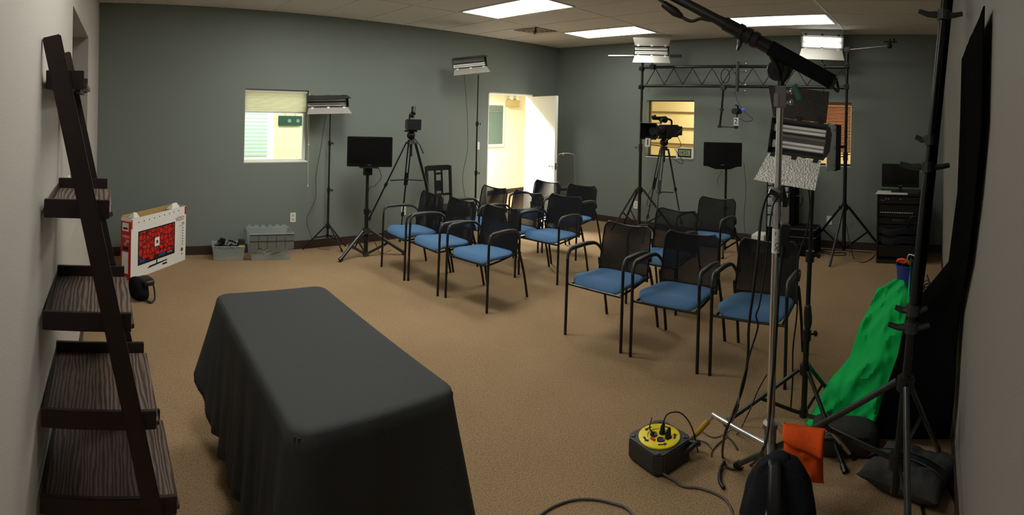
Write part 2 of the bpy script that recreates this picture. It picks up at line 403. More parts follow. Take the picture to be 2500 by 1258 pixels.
MB().box((WN[0]+.006, YN+.043, zb-.018), (WN[1]-.012, YN+.069, zb)).build('bottom_rail', M_white, t, bevel=.003)
xs_ = NW(753, 350).x
c = MB().tube([(xs_, YN-.004, 1.90), (xs_, YN-.006, 1.35), (xs_, YN-.006, .775)], .0018, 6).build('pull_cord', M_white, t)
MB().cyl((xs_, YN-.008, .755), (xs_, YN-.008, .785), .007, .004).build('cord_tassel', M_white, c)
MB().ball((xs_, YN-.008, 1.27), .008).build('cord_stop', M_white, c)

# door opening frame, open leaf
b = MB(); x0, x1, z1 = DN[0], DN[1], DN[3]
for a, c, e, f in ((x0, x0+.02, 0, z1), (x1-.02, x1, 0, z1), (x0, x1, z1-.02, z1)): b.box((a, YN-.004, e), (c, YN+.144, f))
struct(b.build('trim_3', M_white, bevel=.002))
hx, hy, ex, ey = 6.305, YN-.012, 6.0, 5.17
d = V((ex-hx, ey-hy, 0)).normalized(); T = Matrix.Translation((hx, hy, 0)) @ Matrix.Rotation(math.atan2(d.y, d.x), 4, 'Z')
dl = MB().at(T).box((.01, -.022, .01), (.87, .022, 1.985)).build('door_1', M_white, bevel=.003); struct(dl)
hb = MB()
for s in (-1, 1):
    hb.at(T @ Matrix.Translation((.80, s*.022, .93)) @ Matrix.Rotation(-s*PI/2, 4, 'X')).lathe([(.032, 0), (.032, .008), (.012, .01), (.012, .05)], 20)
    hb.at(T).tube([(.80, s*.07, .93), (.76, s*.075, .93), (.68, s*.072, .928)], [.012, .010, .008], 10)
hb.build('door_handle', M_chrome, dl, smooth=True)
MB().at(T).box((.8705, -.014, .88), (.8725, .014, .98)).build('latch_plate', M_steel, dl)
MB().at(T).box((.20, .021, .01), (.80, .026, .02)).build('door_sweep', M_steel, dl)

# hallway beyond the north wall
M_hall = mat('pale yellow wall paint', (216, 219, 172), .6); M_hallw = mat('warm white wall paint', (240, 236, 212), .6)
HY = 8.1
struct(MB().box((-.6, HY, 0), (4.4, HY+.1, HT)).build('wall_hallway_left', M_hall)); struct(MB().box((4.4, HY, 0), (9.5, HY+.1, HT)).build('wall_hallway_right', M_hallw))
struct(MB().box((-.7, YN+.14, 0), (-.6, HY, HT)).build('wall_hallway_end', M_hallw)); struct(MB().box((9.5, YN+.14, 0), (9.6, HY, HT)).build('wall_hallway_far_end', M_hallw))
struct(MB().box((4.4, HY-.012, 0), (9.5, HY, .1)).build('baseboard_hallway', M_base))
p0, p1 = NW(592, 385, HY), NW(667, 275, HY)
b = MB(); b.box((1.7, HY-.03, p0.z-.07), (p1.x, HY, 2.2)); wf = struct(b.build('window_4', M_white, bevel=.004))
gb = MB(); n = 40; xa, xb, za, zb = 1.78, p1.x-.1, p0.z+.02, 2.12
gb.add([(x, HY-.036-(.005 if k % 2 else 0), zb+(za-zb)*k/n) for k in range(n+1) for x in (xa, xb)], [(2*k, 2*k+1, 2*k+3, 2*k+2) for k in range(n)])
gb.box((xa, HY-.034, za), (xb, HY-.031, zb)).build('pleated_green_shade', mat('mint green shade', (178, 206, 190), .8), wf)
p0, p1 = NW(1197, 352, HY), NW(1226, 258, HY)
b = MB(); b.box((p0.x-.5, HY-.03, p0.z-.06), (p1.x+.06, HY, p1.z+.06)); wf = struct(b.build('window_5', M_white, bevel=.004))
MB().box((p0.x-.44, HY-.034, p0.z), (p1.x, HY-.031, p1.z)).build('glass_pane', mat('grey green glass', (96, 118, 112), .15), wf)
bl = MB()
for k in range(4): bl.cb(((p0.x+p1.x)/2-.2, HY-.045, p1.z-.03-k*.035), (p1.x-p0.x+.4, .02, .003))
bl.build('blind_slats', M_white, wf)
c = NW(709, 295, HY-.03); s = thing('hanging_sign', 'dark green plaque with two round emblems hung on cords beyond the window', 'sign', (c.x, HY-.03, c.z-.09))
wd = (NW(738, 295, HY-.03)-NW(680, 295, HY-.03)).x; hh = .16
MB().box((c.x-wd/2, HY-.035, c.z-hh/2), (c.x+wd/2, HY-.018, c.z+hh/2)).build('board', mat('dark green board', (22, 58, 44), .5), s, bevel=.004)
r = MB()
for q in (.0, .36): r.at(Matrix.Translation((c.x-.02+q*wd, HY-.036, c.z)) @ Matrix.Rotation(PI/2, 4, 'X')).lathe([(.03, 0), (.03, .003), (.012, .003)], 16)
r.build('round_emblem', mat('faded green print', (96, 128, 108), .5), s)
r = MB()
for q in (-.22, .2): r.tube([(c.x+q*wd, HY-.025, c.z+hh/2), (c.x+q*wd, HY-.025, 2.4)], .003, 6)
r.build('cord', M_ink, s)
c = NW(1252, 252, HY-.05); e = thing('emergency_light', 'tan emergency light box high on the wall seen through the open doorway', 'emergency light', (c.x, HY, c.z-.06))
MB().box((c.x-.16, HY-.1, c.z-.08), (c.x+.16, HY, c.z+.07)).build('housing', M_brass, e, bevel=.01)
r = MB()
for q in (-.09, .09): r.cyl((c.x+q, HY-.11, c.z+.11), (c.x+q, HY-.05, c.z+.11), .05, .03); r.cyl((c.x+q, HY-.06, c.z+.07), (c.x+q, HY-.06, c.z+.11), .012)
r.build('lamp_heads', M_white, e)
struct(MB().box((4.2, HY-.9, 2.42), (8.6, HY, 2.5)).build('trim_4', M_white))

# rooms beyond the east wall
M_cream = mat('cream wall paint', (240, 222, 176), .7)
struct(MB().box((9.3, YS, 0), (9.4, YN+.14, HT)).build('wall_office', M_cream)); struct(MB().box((XE+.14, 2.6, 0), (9.3, 2.7, HT)).build('wall_office_side', M_cream))
struct(MB().box((XE+.14, YN-.1, 0), (9.3, YN+.14, HT)).build('wall_office_end', M_cream)); struct(MB().box((XE+.14, YS-.14, 0), (9.4, YS, HT)).build('wall_office_south', M_cream))
sh = thing('wall_shelves', 'thin dark edged shelves on the cream wall behind the clock window', 'shelf', (9.2, 4.6, 1.2))
for yy in (274, 313, 353):
    z = EW(1660, yy, 9.1).z; MB().box((9.26, 3.6, z-.010), (9.3, 5.9, z+.010)).build('shelf_board', mat('brown shelf edge', (120, 92, 60), .6), sh)
w2 = sash('window_2', E2[0], E2[1], E2[2], E2[3], XE+.1, M_base, .015, 'x')
w3 = sash('window_3', E3[0], E3[1], E3[2], E3[3], XE+.1, M_base, .015, 'x')
bd = thing('wooden_blind', 'orange brown slatted blind in the window beside the dark corner', 'window blind', (XE+.07, 1.5, 1.22))
M_slat = mat('orange brown wood slat', (190, 138, 112), .5)
N_, L_, b_ = nodes(M_slat); tr = N_.new('ShaderNodeBsdfTranslucent'); tr.inputs[0].default_value = lin((230, 172, 136))+(1,); mx = N_.new('ShaderNodeMixShader'); mx.inputs[0].default_value = .45
L_.new(b_.outputs[0], mx.inputs[1]); L_.new(tr.outputs[0], mx.inputs[2]); L_.new(mx.outputs[0], N_['Material Output'].inputs[0])
sl = MB(); k = 0; z = E3[3]-.06
while z > 1.27:
    sl.at(Matrix.Translation((XE+.06, 1.507, z)) @ Matrix.Rotation(.75, 4, 'Y')).cb((0, 0, 0), (.026, .80, .0022)); z -= .0215
sl.build('slats', M_slat, bd)
MB().box((XE+.04, 1.105, E3[3]-.045), (XE+.085, 1.91, E3[3]-.003)).build('head_rail', M_slat, bd); MB().box((XE+.045, 1.11, 1.245), (XE+.075, 1.905, 1.26)).build('bottom_rail', M_slat, bd)
struct(MB().box((XE-.002, E3[0], E3[2]-.012), (XE+.1, E3[1], E3[2])).build('trim_5', M_white))
struct(MB().box((XE-.002, E2[0], E2[2]-.012), (XE+.1, E2[1], E2[2])).build('trim_6', M_white))

# ceiling lights and vent
for x, y, k, lab in ((5.95, 4.2, 10, 'bright ceiling panel farther from the camera, over the door end'), (4.06, 4.12, 17, 'large bright ceiling panel cut by the top edge of the photo'), (5.87, 1.76, 7, 'bright ceiling panel behind the boom pole, over the black truss'),
                     (2.29, 4.12, 26, 'ceiling panel above the table end'), (.55, 1.76, 15, 'ceiling panel above the ladder shelf')):
    t = thing('ceiling_light', lab, 'ceiling light', (x, y, HT), 0, 'fluorescent ceiling panels')
    b = MB()
    for a, c, e, f in ((-.3, .3, -.6, -.575), (-.3, .3, .575, .6), (-.3, -.275, -.575, .575), (.275, .3, -.575, .575)): b.box((x+a, y+e, HT-.012), (x+c, y+f, HT-.002))
    b.build('frame', M_tbar, t); MB().box((x-.275, y-.575, HT-.009), (x+.275, y+.575, HT-.003)).build('lens', lens(k), t)
vc = G(1307, 74, HT); t = thing('ceiling_vent', 'square louvred air vent in the ceiling tiles', 'air vent', (vc.x, vc.y, HT))
b = MB()
for k in range(5):
    r = .21-.045*k; z = HT-.006-.004*k
    for a, c, e, f in ((-r, r, -r, -r+.03), (-r, r, r-.03, r), (-r, -r+.03, -r, r), (r-.03, r, -r, r)): b.box((vc.x+a, vc.y+e, z-.004), (vc.x+c, vc.y+f, z))
b.build('louvres', mat('dusty beige metal', (168, 158, 142), .5), t); MB().box((vc.x-.2, vc.y-.2, HT-.004), (vc.x+.2, vc.y+.2, HT-.002)).build('duct_opening', M_ink, t)

# outlets and switches
def plate(name, c, face, label, kind='outlet'):
    t = thing(name, label, 'wall outlet' if kind == 'outlet' else 'light switch', c, 0)
    F = Matrix.Translation(V(c)) @ Matrix.Rotation(face, 4, 'Z'); MB().at(F).box((-.036, -.007, -.058), (.036, 0, .058)).build('cover_plate', M_plate, t, bevel=.002)
    if kind == 'outlet':
        for z in (-.024, .024):
            s = MB().at(F).box((-.017, -.009, z-.014), (.017, -.006, z+.014)).build('socket', mat('ivory socket', (205, 205, 196), .4), t, bevel=.003)
            q = MB().at(F); q.box((-.008, -.0096, z-.003), (-.006, -.0088, z+.007)); q.box((.006, -.0096, z-.003), (.008, -.0088, z+.007)); q.build('slots', M_ink, s)
    elif kind == 'switch': MB().at(F).box((-.01, -.013, -.02), (.01, -.006, .02)).build('toggle', M_plate, t, bevel=.002)
p = NW(715, 531); plate('wall_outlet', (p.x, YN, p.z), 0, 'white outlet on the long wall above the large clear bin')
p = NW(985, 515); plate('wall_outlet', (p.x, YN, p.z), 0, 'white outlet on the long wall behind the first chair arm, between camera tripod and chair')
p = NW(1166, 356); plate('light_switch', (p.x, YN, p.z), 0, 'white light switch beside the open doorway', 'switch')
p = NW(1163, 497); plate('wall_outlet', (p.x, YN, p.z), 0, 'white outlet low on the long wall behind the pole left of the doorway')
p = EW(1552, 500); plate('wall_outlet', (XE, p.y, p.z), -PI/2, 'white outlet behind the left tripod of the truss')
p = EW(2025, 538); plate('wall_outlet', (XE, p.y, p.z), -PI/2, 'white blank plate behind the right tripod of the truss', 'blank')
plate('light_switch', (XW(2.68), 2.68, 1.283), PI/2, 'white light switch on the left wall seen between the rails of the ladder shelf', 'switch')
# ------------------------------------------------------------------ ladder shelf on the west wall
Yn, Yf = 1.75, 2.28; xw = XW(1.9)+.002
t = thing('ladder_shelf', 'dark espresso wooden ladder shelf leaning on the left wall', 'shelf', (.05, 2.0, 0))
ra, rb = NW(93, 100, Yn-.02), NW(365, 1240, Yn-.02); sl_ = (rb.x-ra.x)/(rb.z-ra.z)
rx = lambda z: rb.x+sl_*(z-rb.z)
for y, dz in ((Yn-.018, 0), (Yf+.018, 0)):
    top = 1.925; MB().bar((rx(0), y, 0), (max(rx(top), xw+.022), y, top), .026, .062, (1, 0, 0)).build('side_rail', M_woodd, t, bevel=.004)
for zt, xf in ((1.815, -.055), (1.387, .036), (1.01, .115), (.68, .205), (.385, .28)):
    x0 = xw+.004
    s = MB().box((x0+.012, Yn+.018, zt-.058), (xf+.012, Yf-.018, zt-.042)).build('shelf_board', M_wood, t, bevel=.002)
    for y in (Yn, Yf-.018): MB().box((x0, y, zt-.062), (xf, y+.018, zt)).build('end_board', M_woodd, s, bevel=.002)
    MB().box((x0, Yn+.018, zt-.062), (x0+.012, Yf-.018, zt-.02)).build('back_board', M_woodd, s, bevel=.002)
    MB().box((xf-.03, Yn+.02, zt-.072), (xf-.012, Yf-.02, zt-.058)).build('stretcher', M_woodd, s, bevel=.002)

# ------------------------------------------------------------------ table and cloth
TC = V((.885, 2.04, 0)); ang = math.radians(-1.5); A, B = .29, .60
T = Matrix.Translation(TC) @ Matrix.Rotation(ang, 4, 'Z')
tb = thing('folding_table', 'folding table standing under the black cloth', 'table', TC, ang)
MB().at(T).box((-A, -B, .70), (A, B, .735)).build('tabletop', M_greyc, tb, bevel=.01)
for sy in (-1, 1):
    for sx in (-1, 1): MB().at(T).tube([(sx*.22, sy*.46, .70), (sx*.22, sy*.48, 0)], .013, 10).build('leg', M_poleg, tb)
def perim(s, a, b, r):                                            # point and outward normal on a rounded rectangle
    segs = [('l', 2*(b-r)), ('c', r*PI/2), ('l', 2*(a-r)), ('c', r*PI/2)]*2; tot = sum(q[1] for q in segs); d = s*tot; cx = [(a, -b+r), (a-r, b-r), (a-r, b), (-a+r, b-r), (-a, b-r), (-a+r, -b+r), (-a+r, -b), (a-r, -b+r)]
    dirs = [0, 0, PI/2, PI/2, PI, PI, 3*PI/2, 3*PI/2]
    for i, (k, L) in enumerate(segs):
        if d <= L+1e-9 or i == 7:
            if k == 'l':
                n = (math.cos(dirs[i]), math.sin(dirs[i])); tg = (-n[1], n[0]); return (cx[i][0]+tg[0]*d, cx[i][1]+tg[1]*d), n, 0
            th = dirs[i]+d/r; c = cx[i]; return (c[0]+r*math.cos(th), c[1]+r*math.sin(th)), (math.cos(th), math.sin(th)), math.sin(d/r*2)
        d -= L
cl = MB().at(T); NS = 240; rows = []
zc = .742
for q in (.3, .6, .85, .96): rows.append([(perim(i/NS, A, B, .06)[0][0]*q, perim(i/NS, A, B, .06)[0][1]*q, zc+.0002*noise.noise(V((perim(i/NS, A, B, .06)[0][0]*q*9, perim(i/NS, A, B, .06)[0][1]*q*9, 1)))) for i in range(NS)])
def skirt_pt(i, v):
    (px, py), n, cc = perim(i/NS, A+.004, B+.004, .06)
    sx, sy = px/A, py/B; cor = max(0, 1-math.hypot(max(0, A-abs(px)), max(0, B-abs(py)))/.17)**1.3   # 1 at a corner
    fl_ = cor if px < 0 and py > 0 else 0; nr_ = cor if px > 0 and py < 0 else 0
    hem = .15-.13*(cor-fl_) + .22*fl_
    if py < -.45: hem -= .08*(1-cor)
    hem = max(.012, hem)
    z = zc-.012-(zc-.012-hem)*v
    fl = v*(.03+.085*cor+.06*nr_+.02*fl_) + .014*v*math.sin(i/NS*2*PI*17+1.3)*(1-cor) + .008*v*v*math.sin(i/NS*2*PI*41)
    return (px+n[0]*(fl+.006), py+n[1]*(fl+.006), z)
rows.append([(perim(i/NS, A, B, .06)[0][0]*.993, perim(i/NS, A, B, .06)[0][1]*.997, zc-.001) for i in range(NS)])
rows.append([(perim(i/NS, A+.004, B+.004, .06)[0][0], perim(i/NS, A+.004, B+.004, .06)[0][1], zc-.006) for i in range(NS)])
for k in range(15): rows.append([skirt_pt(i, k/14) for i in range(NS)])
vs = [p for r in rows for p in r]; fs = [(j*NS+i, j*NS+(i+1) % NS, (j+1)*NS+(i+1) % NS, (j+1)*NS+i) for j in range(len(rows)-1) for i in range(NS)]
fs.append(tuple(range(NS))); cl.add(vs, fs); M_cloth = mat('black table linen', (58, 60, 62), .8, bump=.2, bscale=260, spec=.3)
o = cl.build('tablecloth', M_cloth, smooth=True, origin=TC, thick=.002)
o.data.shade_smooth(); tag(o, 'black cloth draped over the rectangular table in the foreground', 'tablecloth')

# ------------------------------------------------------------------ stacking chairs
def make_chair():
    t = thing('guest_chair', 'x', 'chair', (0, 0, 0)); R = .0115
    for s in (-1, 1):
        y = .255*s
        MB().tube([(-.28, y, 0), (-.275, y, .3), (-.27, y, .585)], R, 12).build('leg', M_pole, t, smooth=True)
        MB().tube([(.285, y*.98, 0), (.235, y*.97, .22), (.160, y*.96, .44), (.135, y*.94, .52)], R, 12, smooth=4).build('leg', M_pole, t, smooth=True)
        arm = MB().tube([(-.27, y, .58), (-.262, y, .625), (-.235, y, .652), (-.19, y, .66), (-.06, y, .662), (.03, y, .655), (.10, y*.985, .64), (.15, y*.95, .60), (.172, y*.91, .55)], [R, .0125, .016, .019, .019, .017, .013, .012, .010], 12, smooth=4, flat=1)
        arm.build('armrest', mat('satin dark grey armrest', (58, 60, 60), .35), t, smooth=True)
    f = MB(); f.tube([(-.268, -.255, .392), (-.268, .255, .392)], .009, 8); f.tube([(.18, -.245, .43), (.18, .245, .43)], .009, 8)
    for s in (-1, 1): f.tube([(-.268, s*.225, .392), (-.1, s*.225, .40), (.18, s*.225, .43)], .009, 8)
    f.build('seat_frame', M_pole, t)
    def se(u, v):                                                  # cushion
        a = u*2*PI; ph = (v-.5)*PI; ex = .42
        cx = math.copysign(abs(math.cos(a))**ex, math.cos(a)); cy = math.copysign(abs(math.sin(a))**ex, math.sin(a)); cp = abs(math.cos(ph))**.38; sp = math.copysign(abs(math.sin(ph))**.7, math.sin(ph))
        x = -.058+.212*cx*cp; y = .235*cy*cp*(1-.12*(x+.045)/.225*.5)
        z = .425+.027*sp+.012*math.exp(-((x+.17)/.1)**2)-(.035*max(0, (-.2-x)/.07)**1.5)
        return (x, y, z)
    MB().grid(se, 48, 22).build('seat', M_seat, t, smooth=True, sharp=3.1)
    # backrest: frame, front net and rear net
    def bp(u, v, d=0):
        y = (u-.5)*2; hw = .232-.012*v; r = .12
        z = .40+.405*v; x = .125+.068*v**1.1+.03*(1-y*y)*(.6+.4*v)+d; z += .012*(y*y)*v*2-.01*v
        if v > .86: hw -= .035*((v-.86)/.14)**2.2
        return (x, y*hw, z)
    edge = [bp(0, k/14) for k in range(15)]+[bp(k/12, 1) for k in range(1, 12)]+[bp(1, 1-k/14) for k in range(15)]
    MB().tube(edge, .0075, 8).build('back_frame', M_pole, t, smooth=True)
    bk = MB().grid(lambda u, v: bp(u, v, -.008), 16, 16); bk.grid(lambda u, v: bp(u, v, .014), 16, 16); bk.build('backrest', M_mesh, t, smooth=True)
    return t
ch0 = make_chair(); first = True
def chair(x, y, rz, label, group):
    global first
    if first:
        first = False; ch0.location = (x, y, 0); ch0.rotation_euler = (0, 0, rz); ch0['label'] = label; ch0['group'] = group; return ch0
    return dup(ch0, V((x, y, 0)), rz, label, group)
g1, g2 = 'chairs in the block nearer the stands', 'chairs in the block nearer the door'
rad = math.radians
chair(3.472, 2.355, rad(1), 'blue seat black mesh chair, leftmost of the three in the near front row', g1)
chair(3.478, 1.765, rad(3), 'blue seat black mesh chair, middle of the three in the near front row', g1)
chair(3.516, 1.165, rad(2), 'blue seat black mesh chair right behind the chrome stand', g1)
chair(4.34, 2.36, rad(0), 'blue seat black mesh chair behind the near front row, mostly hidden, with one arm showing', g1)
chair(5.24, 2.33, rad(-2), 'blue seat black mesh chair under the wall of the second television', g1)
chair(3.215, 4.69, rad(-4), 'blue seat black mesh chair beside the camera tripod, farthest left', g2)
chair(3.225, 4.17, rad(-1), 'blue seat black mesh chair, middle of the front three by the television stand', g2)
chair(3.28, 3.62, rad(6), 'blue seat black mesh chair, nearest right end of the front row left of the aisle', g2)
chair(4.14, 4.68, rad(0), 'blue seat black mesh chair in front of the black pole, second row', g2)
chair(4.18, 4.15, rad(2), 'blue seat mesh chair, middle of the second row, doorway light through its net', g2)
chair(4.31, 3.70, rad(4), 'blue seat black mesh chair at the aisle end of the second row', g2)
chair(5.08, 4.66, rad(2), 'blue seat black mesh chair below the open white door, doorway light through its back', g2)
chair(5.14, 4.12, rad(3), 'blue seat black mesh chair in the rearmost row beside the step ladder', g2)
# ------------------------------------------------------------------ stands, lamps, cameras, televisions
def tripod(t, c, hub_z, feet, top_z, r=.014, leg_r=.010, low=None, mleg=None, mpole=None, top=None, knobs=(), sections=2):
    c = V((c[0], c[1], 0)); mleg = mleg or M_pole; mpole = mpole or M_pole; low = .09 if low is None else low
    tp = V(top) if top is not None else V((c.x, c.y, top_z)); base = V((c.x, c.y, low)); ax = (tp-base).normalized()
    b = MB(); L = (tp-base).length
    for k in range(sections):
        b.cyl(base+ax*L*k/sections, base+ax*L*(k+1)/sections, r*(1-.18*k), None, 14)
    p = b.build('pole', mpole, t, smooth=True)
    hub = base+ax*((hub_z-low)/ax.z)
    MB().cyl(hub-ax*.03, hub+ax*.03, r*1.9, None, 12).build('hub', mleg, t, bevel=.003)
    MB().cyl(base-ax*.012, base+ax*.03, r*1.5, None, 12).build('brace_collar', mleg, t, bevel=.002)
    for f in feet:
        f = V((f[0], f[1], 0)); dr = (f-V((hub.x, hub.y, 0))).normalized(); s = hub+dr*r*2.2; e = f+V((0, 0, leg_r*1.1))
        lg = MB().cyl(s, e, leg_r, None, 10).build('leg', mleg, t, smooth=True)
        MB().cyl(e-(e-s).normalized()*.03, e+(e-s).normalized()*.004, leg_r*1.35, None, 10).build('rubber_foot', M_blackp, lg)
        m = s.lerp(e, .52); MB().bar(base+dr*r*1.4+V((0, 0, .01)), m, .006, leg_r*1.5).build('brace', mleg, t)
    for k in range(1, sections):
        q = base+ax*L*k/sections; kb = MB().cyl(q-ax*.03, q+ax*.03, r*1.5, None, 12); d = V((.6, -.8, 0)); kb.cyl(q, q+d*(r+.035), .006); kb.cyl(q+d*(r+.03), q+d*(r+.042), .017, None, 8); kb.build('clamp_collar', M_blackp, t)
    return p
def head(t, loc, rz, rx, ry, w=.44, h=.17, d=.10, top=.9, bot=-.9, L=.13, n=2, mt=None, mb=None, lit=False, mh=None, mtube=None, taper=.75):
    T = frame(loc, rz, rx, ry); mt = mt or M_refl; mb = mb or M_refl; mh = mh or M_black
    b = MB().at(T); x, z, k = w/2, h/2, taper; e = .004
    o = [(-x,0,-z),(x,0,-z),(x,0,z),(-x,0,z)]; q = [(-x*.96,d,-z*k),(x*.96,d,-z*k),(x*.96,d,z*k),(-x*.96,d,z*k)]
    oi = [(a*.985,0,c*.97) for a,_,c in o]; qi = [(a*.98,d-.006,c*.95) for a,_,c in q]
    b.add(o+q+oi+qi, [(4,5,6,7)]+[(i,(i+1)%4,4+(i+1)%4,4+i) for i in range(4)]+[(8+i,12+i,12+(i+1)%4,8+(i+1)%4) for i in range(4)]+[(15,14,13,12)]+[(i,8+i,8+(i+1)%4,(i+1)%4) for i in range(4)])
    hs = b.build('housing', mh, t)
    def rf(u, v):
        zz = (v-.5)*h*.94; lobe = abs(math.sin((v*n)*PI)) ; return ((u-.5)*w*.95, .012+(d-.03)*(.6+.4*lobe)*(1 if .02 < v < .98 else .1), zz)
    MB().at(T).grid(rf, 2, 8*n).build('reflector', M_refl, hs, smooth=True)
    mtube = mtube or (M_tubeglow if lit else M_tube)
    for i in range(n):
        zc = (i+.5-n/2)*h*.92/n
        for s in (-1, 1): MB().at(T).tube([(-w*.45, d*.42, zc+s*.012), (w*.44, d*.42, zc+s*.012)], .0095, 10).build('lamp_tube', mtube, t, smooth=True)
        MB().at(T).cb((-w*.455, d*.42, zc), (.022, .03, .045)).build('tube_socket', M_white, hs, bevel=.004)
    for sgn, ang, m, nm in ((1, top, mt, 'barn_door'), (-1, bot, mb, 'barn_door')):
        D = T @ Matrix.Translation((0, -.004, sgn*(z+.003))) @ Matrix.Rotation(-ang, 4, 'X')
        fx = w*.03
        bd = MB().at(D); bd.add([(-x+fx,0,-.001),(x-fx,0,-.001),(x+fx,-L,-.001),(-x-fx,-L,-.001),(-x+fx,0,.001),(x-fx,0,.001),(x+fx,-L,.001),(-x-fx,-L,.001)],
            [(0,1,2,3),(7,6,5,4),(0,4,5,1),(1,5,6,2),(2,6,7,3),(3,7,4,0)]); bo = bd.build(nm, m, t)
        cp = MB().at(D)
        for q_ in (-.38, .0, .38): cp.cb((q_*w, -.006, 0), (.03, .028, .010))
        cp.build('hinge_clips', M_poleg if m is not M_refl else M_white, bo, bevel=.001)
    MB().at(T).bar((0, d, -.02), (0, d+.05, -.02), .04, .05).build('yoke', M_blackp, t, bevel=.004)
    return T
def cable(name, pts, label, cat='cable', m=None, r=.0035, parent=None, group=None, k=8):
    b = MB().tube(pts, r, 8, smooth=k)
    if parent is not None: return b.build(name, m or M_cable, parent, smooth=True)
    return tag(b.build(name, m or M_cable, smooth=True, origin=pts[0]), label, cat, group)
M_doord = mat('dark grey barn door', (44, 45, 46), .45)

# studio light by the window
c = (2.70, 5.83); t = thing('studio_light', 'black tripod light with two silver tubes beside the window', 'studio light', (c[0], c[1], 0))
hp = NW(794, 250, 5.80)
tripod(t, c, .29, [(2.42, 5.93), (2.82, 5.66), (2.98, 5.90)], 1.86, .013, .009, low=.16, sections=3)
head(t, (hp.x, 5.72, hp.z+.01), face_to(hp, (1.0, 0)), -.12, -.04, w=.50, h=.14, d=.10, top=-.5, bot=-.85, L=.11, n=2, mt=M_doord)
text('STUDIO', .022, frame((hp.x+.12, 5.655, hp.z+.045), 0, PI/2), M_card, t, 'maker_mark') if False else None
cable('power_cord', [(2.66, 5.78, 1.82), (2.62, 5.83, 1.5), (2.60, 5.86, 1.25), (2.55, 5.88, .9), (2.56, 5.90, .62), (2.46, 5.92, .38), (2.50, 5.91, .2), (2.56, 5.86, .04), (2.72, 5.80, .008)], '', parent=t, r=.003)

# studio light by the door
c = V((P(1161, 480, 7.2).x, P(1161, 480, 7.2).y, 0)); t = thing('studio_light', 'tall black tripod light left of the open door, head tilted above the wall chair', 'studio light', c)
hp = P(1147, 152, 7.15)
tripod(t, c, .48, [(c.x-.32, c.y+.2), (c.x+.36, c.y+.12), (c.x+.02, c.y-.38)], 2.22, .014, .010, low=.22, sections=3)
head(t, hp, face_to(hp, (.8, -.6)), -.05, -.14, w=.47, h=.15, d=.11, top=-.35, bot=-.9, L=.11, n=2, mt=M_doord)
cable('power_cord', [hp+V((-.02, .1, -.1)), (c.x-.1, c.y+.1, 1.7), (c.x-.06, c.y+.12, 1.2), (c.x-.12, c.y+.14, .8), (c.x-.05, c.y+.12, .3), (c.x-.2, c.y+.2, .01)], '', parent=t, r=.003)

# television on a tripod, long wall
def tv(name, label, w, h, c, rz, tilt=0, stand=False, mark=True):
    t = thing(name, label, 'television', c, rz); T = frame(c, rz, tilt)
    MB().at(T).box((-w/2, -.02, 0), (w/2, .025, h)).build('bezel', M_bezel, t, bevel=.006)
    MB().at(T).box((-w/2+.022, -.0215, .042), (w/2-.022, -.019, h-.024)).build('screen', M_screen, t)
    MB().at(T).box((-w*.3, .02, h*.15), (w*.3, .06, h*.8)).build('rear_housing', M_blackp, t, bevel=.01)
    if mark: MB().at(T).box((-.022, -.0218, .017), (.022, -.020, .024)).build('badge', M_steel, t)
    return t, T
c = V((2.995, 5.399, 0)); t = thing('television_stand', 'black tripod television stand with thick legs against the long wall', 'television stand', c)
tripod(t, c, .30, [(2.618, 5.31), (3.44, 5.25), (3.0, 5.80)], 1.02, .024, .02, low=.03, mleg=M_poleg, sections=2)
MB().cb((c.x-.01, c.y-.02, 1.0), (.10, .05, .10)).build('mount_bracket', M_blackp, t, bevel=.004); MB().at(frame((c.x, c.y-.03, 1.045), face_to(c))).cb((0, 0, 0), (.22, .16, .012)).build('mount_plate', M_blackp, t)
cable('power_cord', [(3.10, 5.38, 1.07), (3.16, 5.36, .93), (3.08, 5.38, .82), (3.01, 5.37, .80), (2.97, 5.37, .6), (2.97, 5.37, .35), (3.1, 5.36, .15), (3.2, 5.4, .01), (3.4, 5.5, .006)], '', parent=t)
tv('television', 'flat television on the thick legged tripod stand by the long wall', .52, .345, (c.x-.02, c.y-.075, 1.055), face_to(c, (.3, 0)), 0)

# television beside the second window
c = P(1772, 440, 6.75); c.z = 0; t = thing('television_stand', 'black pole television stand below the second wall window area, behind the last chair', 'television stand', c)
tripod(t, c, .32, [(c.x-.3, c.y-.1), (c.x+.12, c.y+.32), (c.x+.15, c.y-.3)], 1.08, .019, .014, low=.05, sections=2)
cable('power_cord', [(c.x, c.y+.05, 1.03), (c.x-.02, c.y+.10, .93), (c.x, c.y+.11, .85)], '', parent=t, r=.003)
cable('video_cord', [(c.x+.1, c.y-.20, 1.15), (c.x+.15, c.y-.22, .8), (c.x+.13, c.y-.21, .4), (c.x+.2, c.y-.25, .01)], '', parent=t, r=.003)
q = P(1764, 403, 6.66)
tt, T = tv('television', 'flat television on the black pole, on the wall side of the camera marked 1', .48, .30, (q.x, q.y, 1.10), face_to(q), 0)
MB().at(T).prism([(-.2, .0), (.2, .0), (.1, -.035), (-.1, -.035)], -.001, .001).build('unused_lip', M_bezel, tt) if False else None
b = MB().at(T @ Matrix.Rotation(PI/2, 4, 'X')).prism([(-.22, .01), (-.09, -.035), (.09, -.035), (.22, .01)], -.02, .02).build('speaker_bar', M_bezel, tt, bevel=.003)

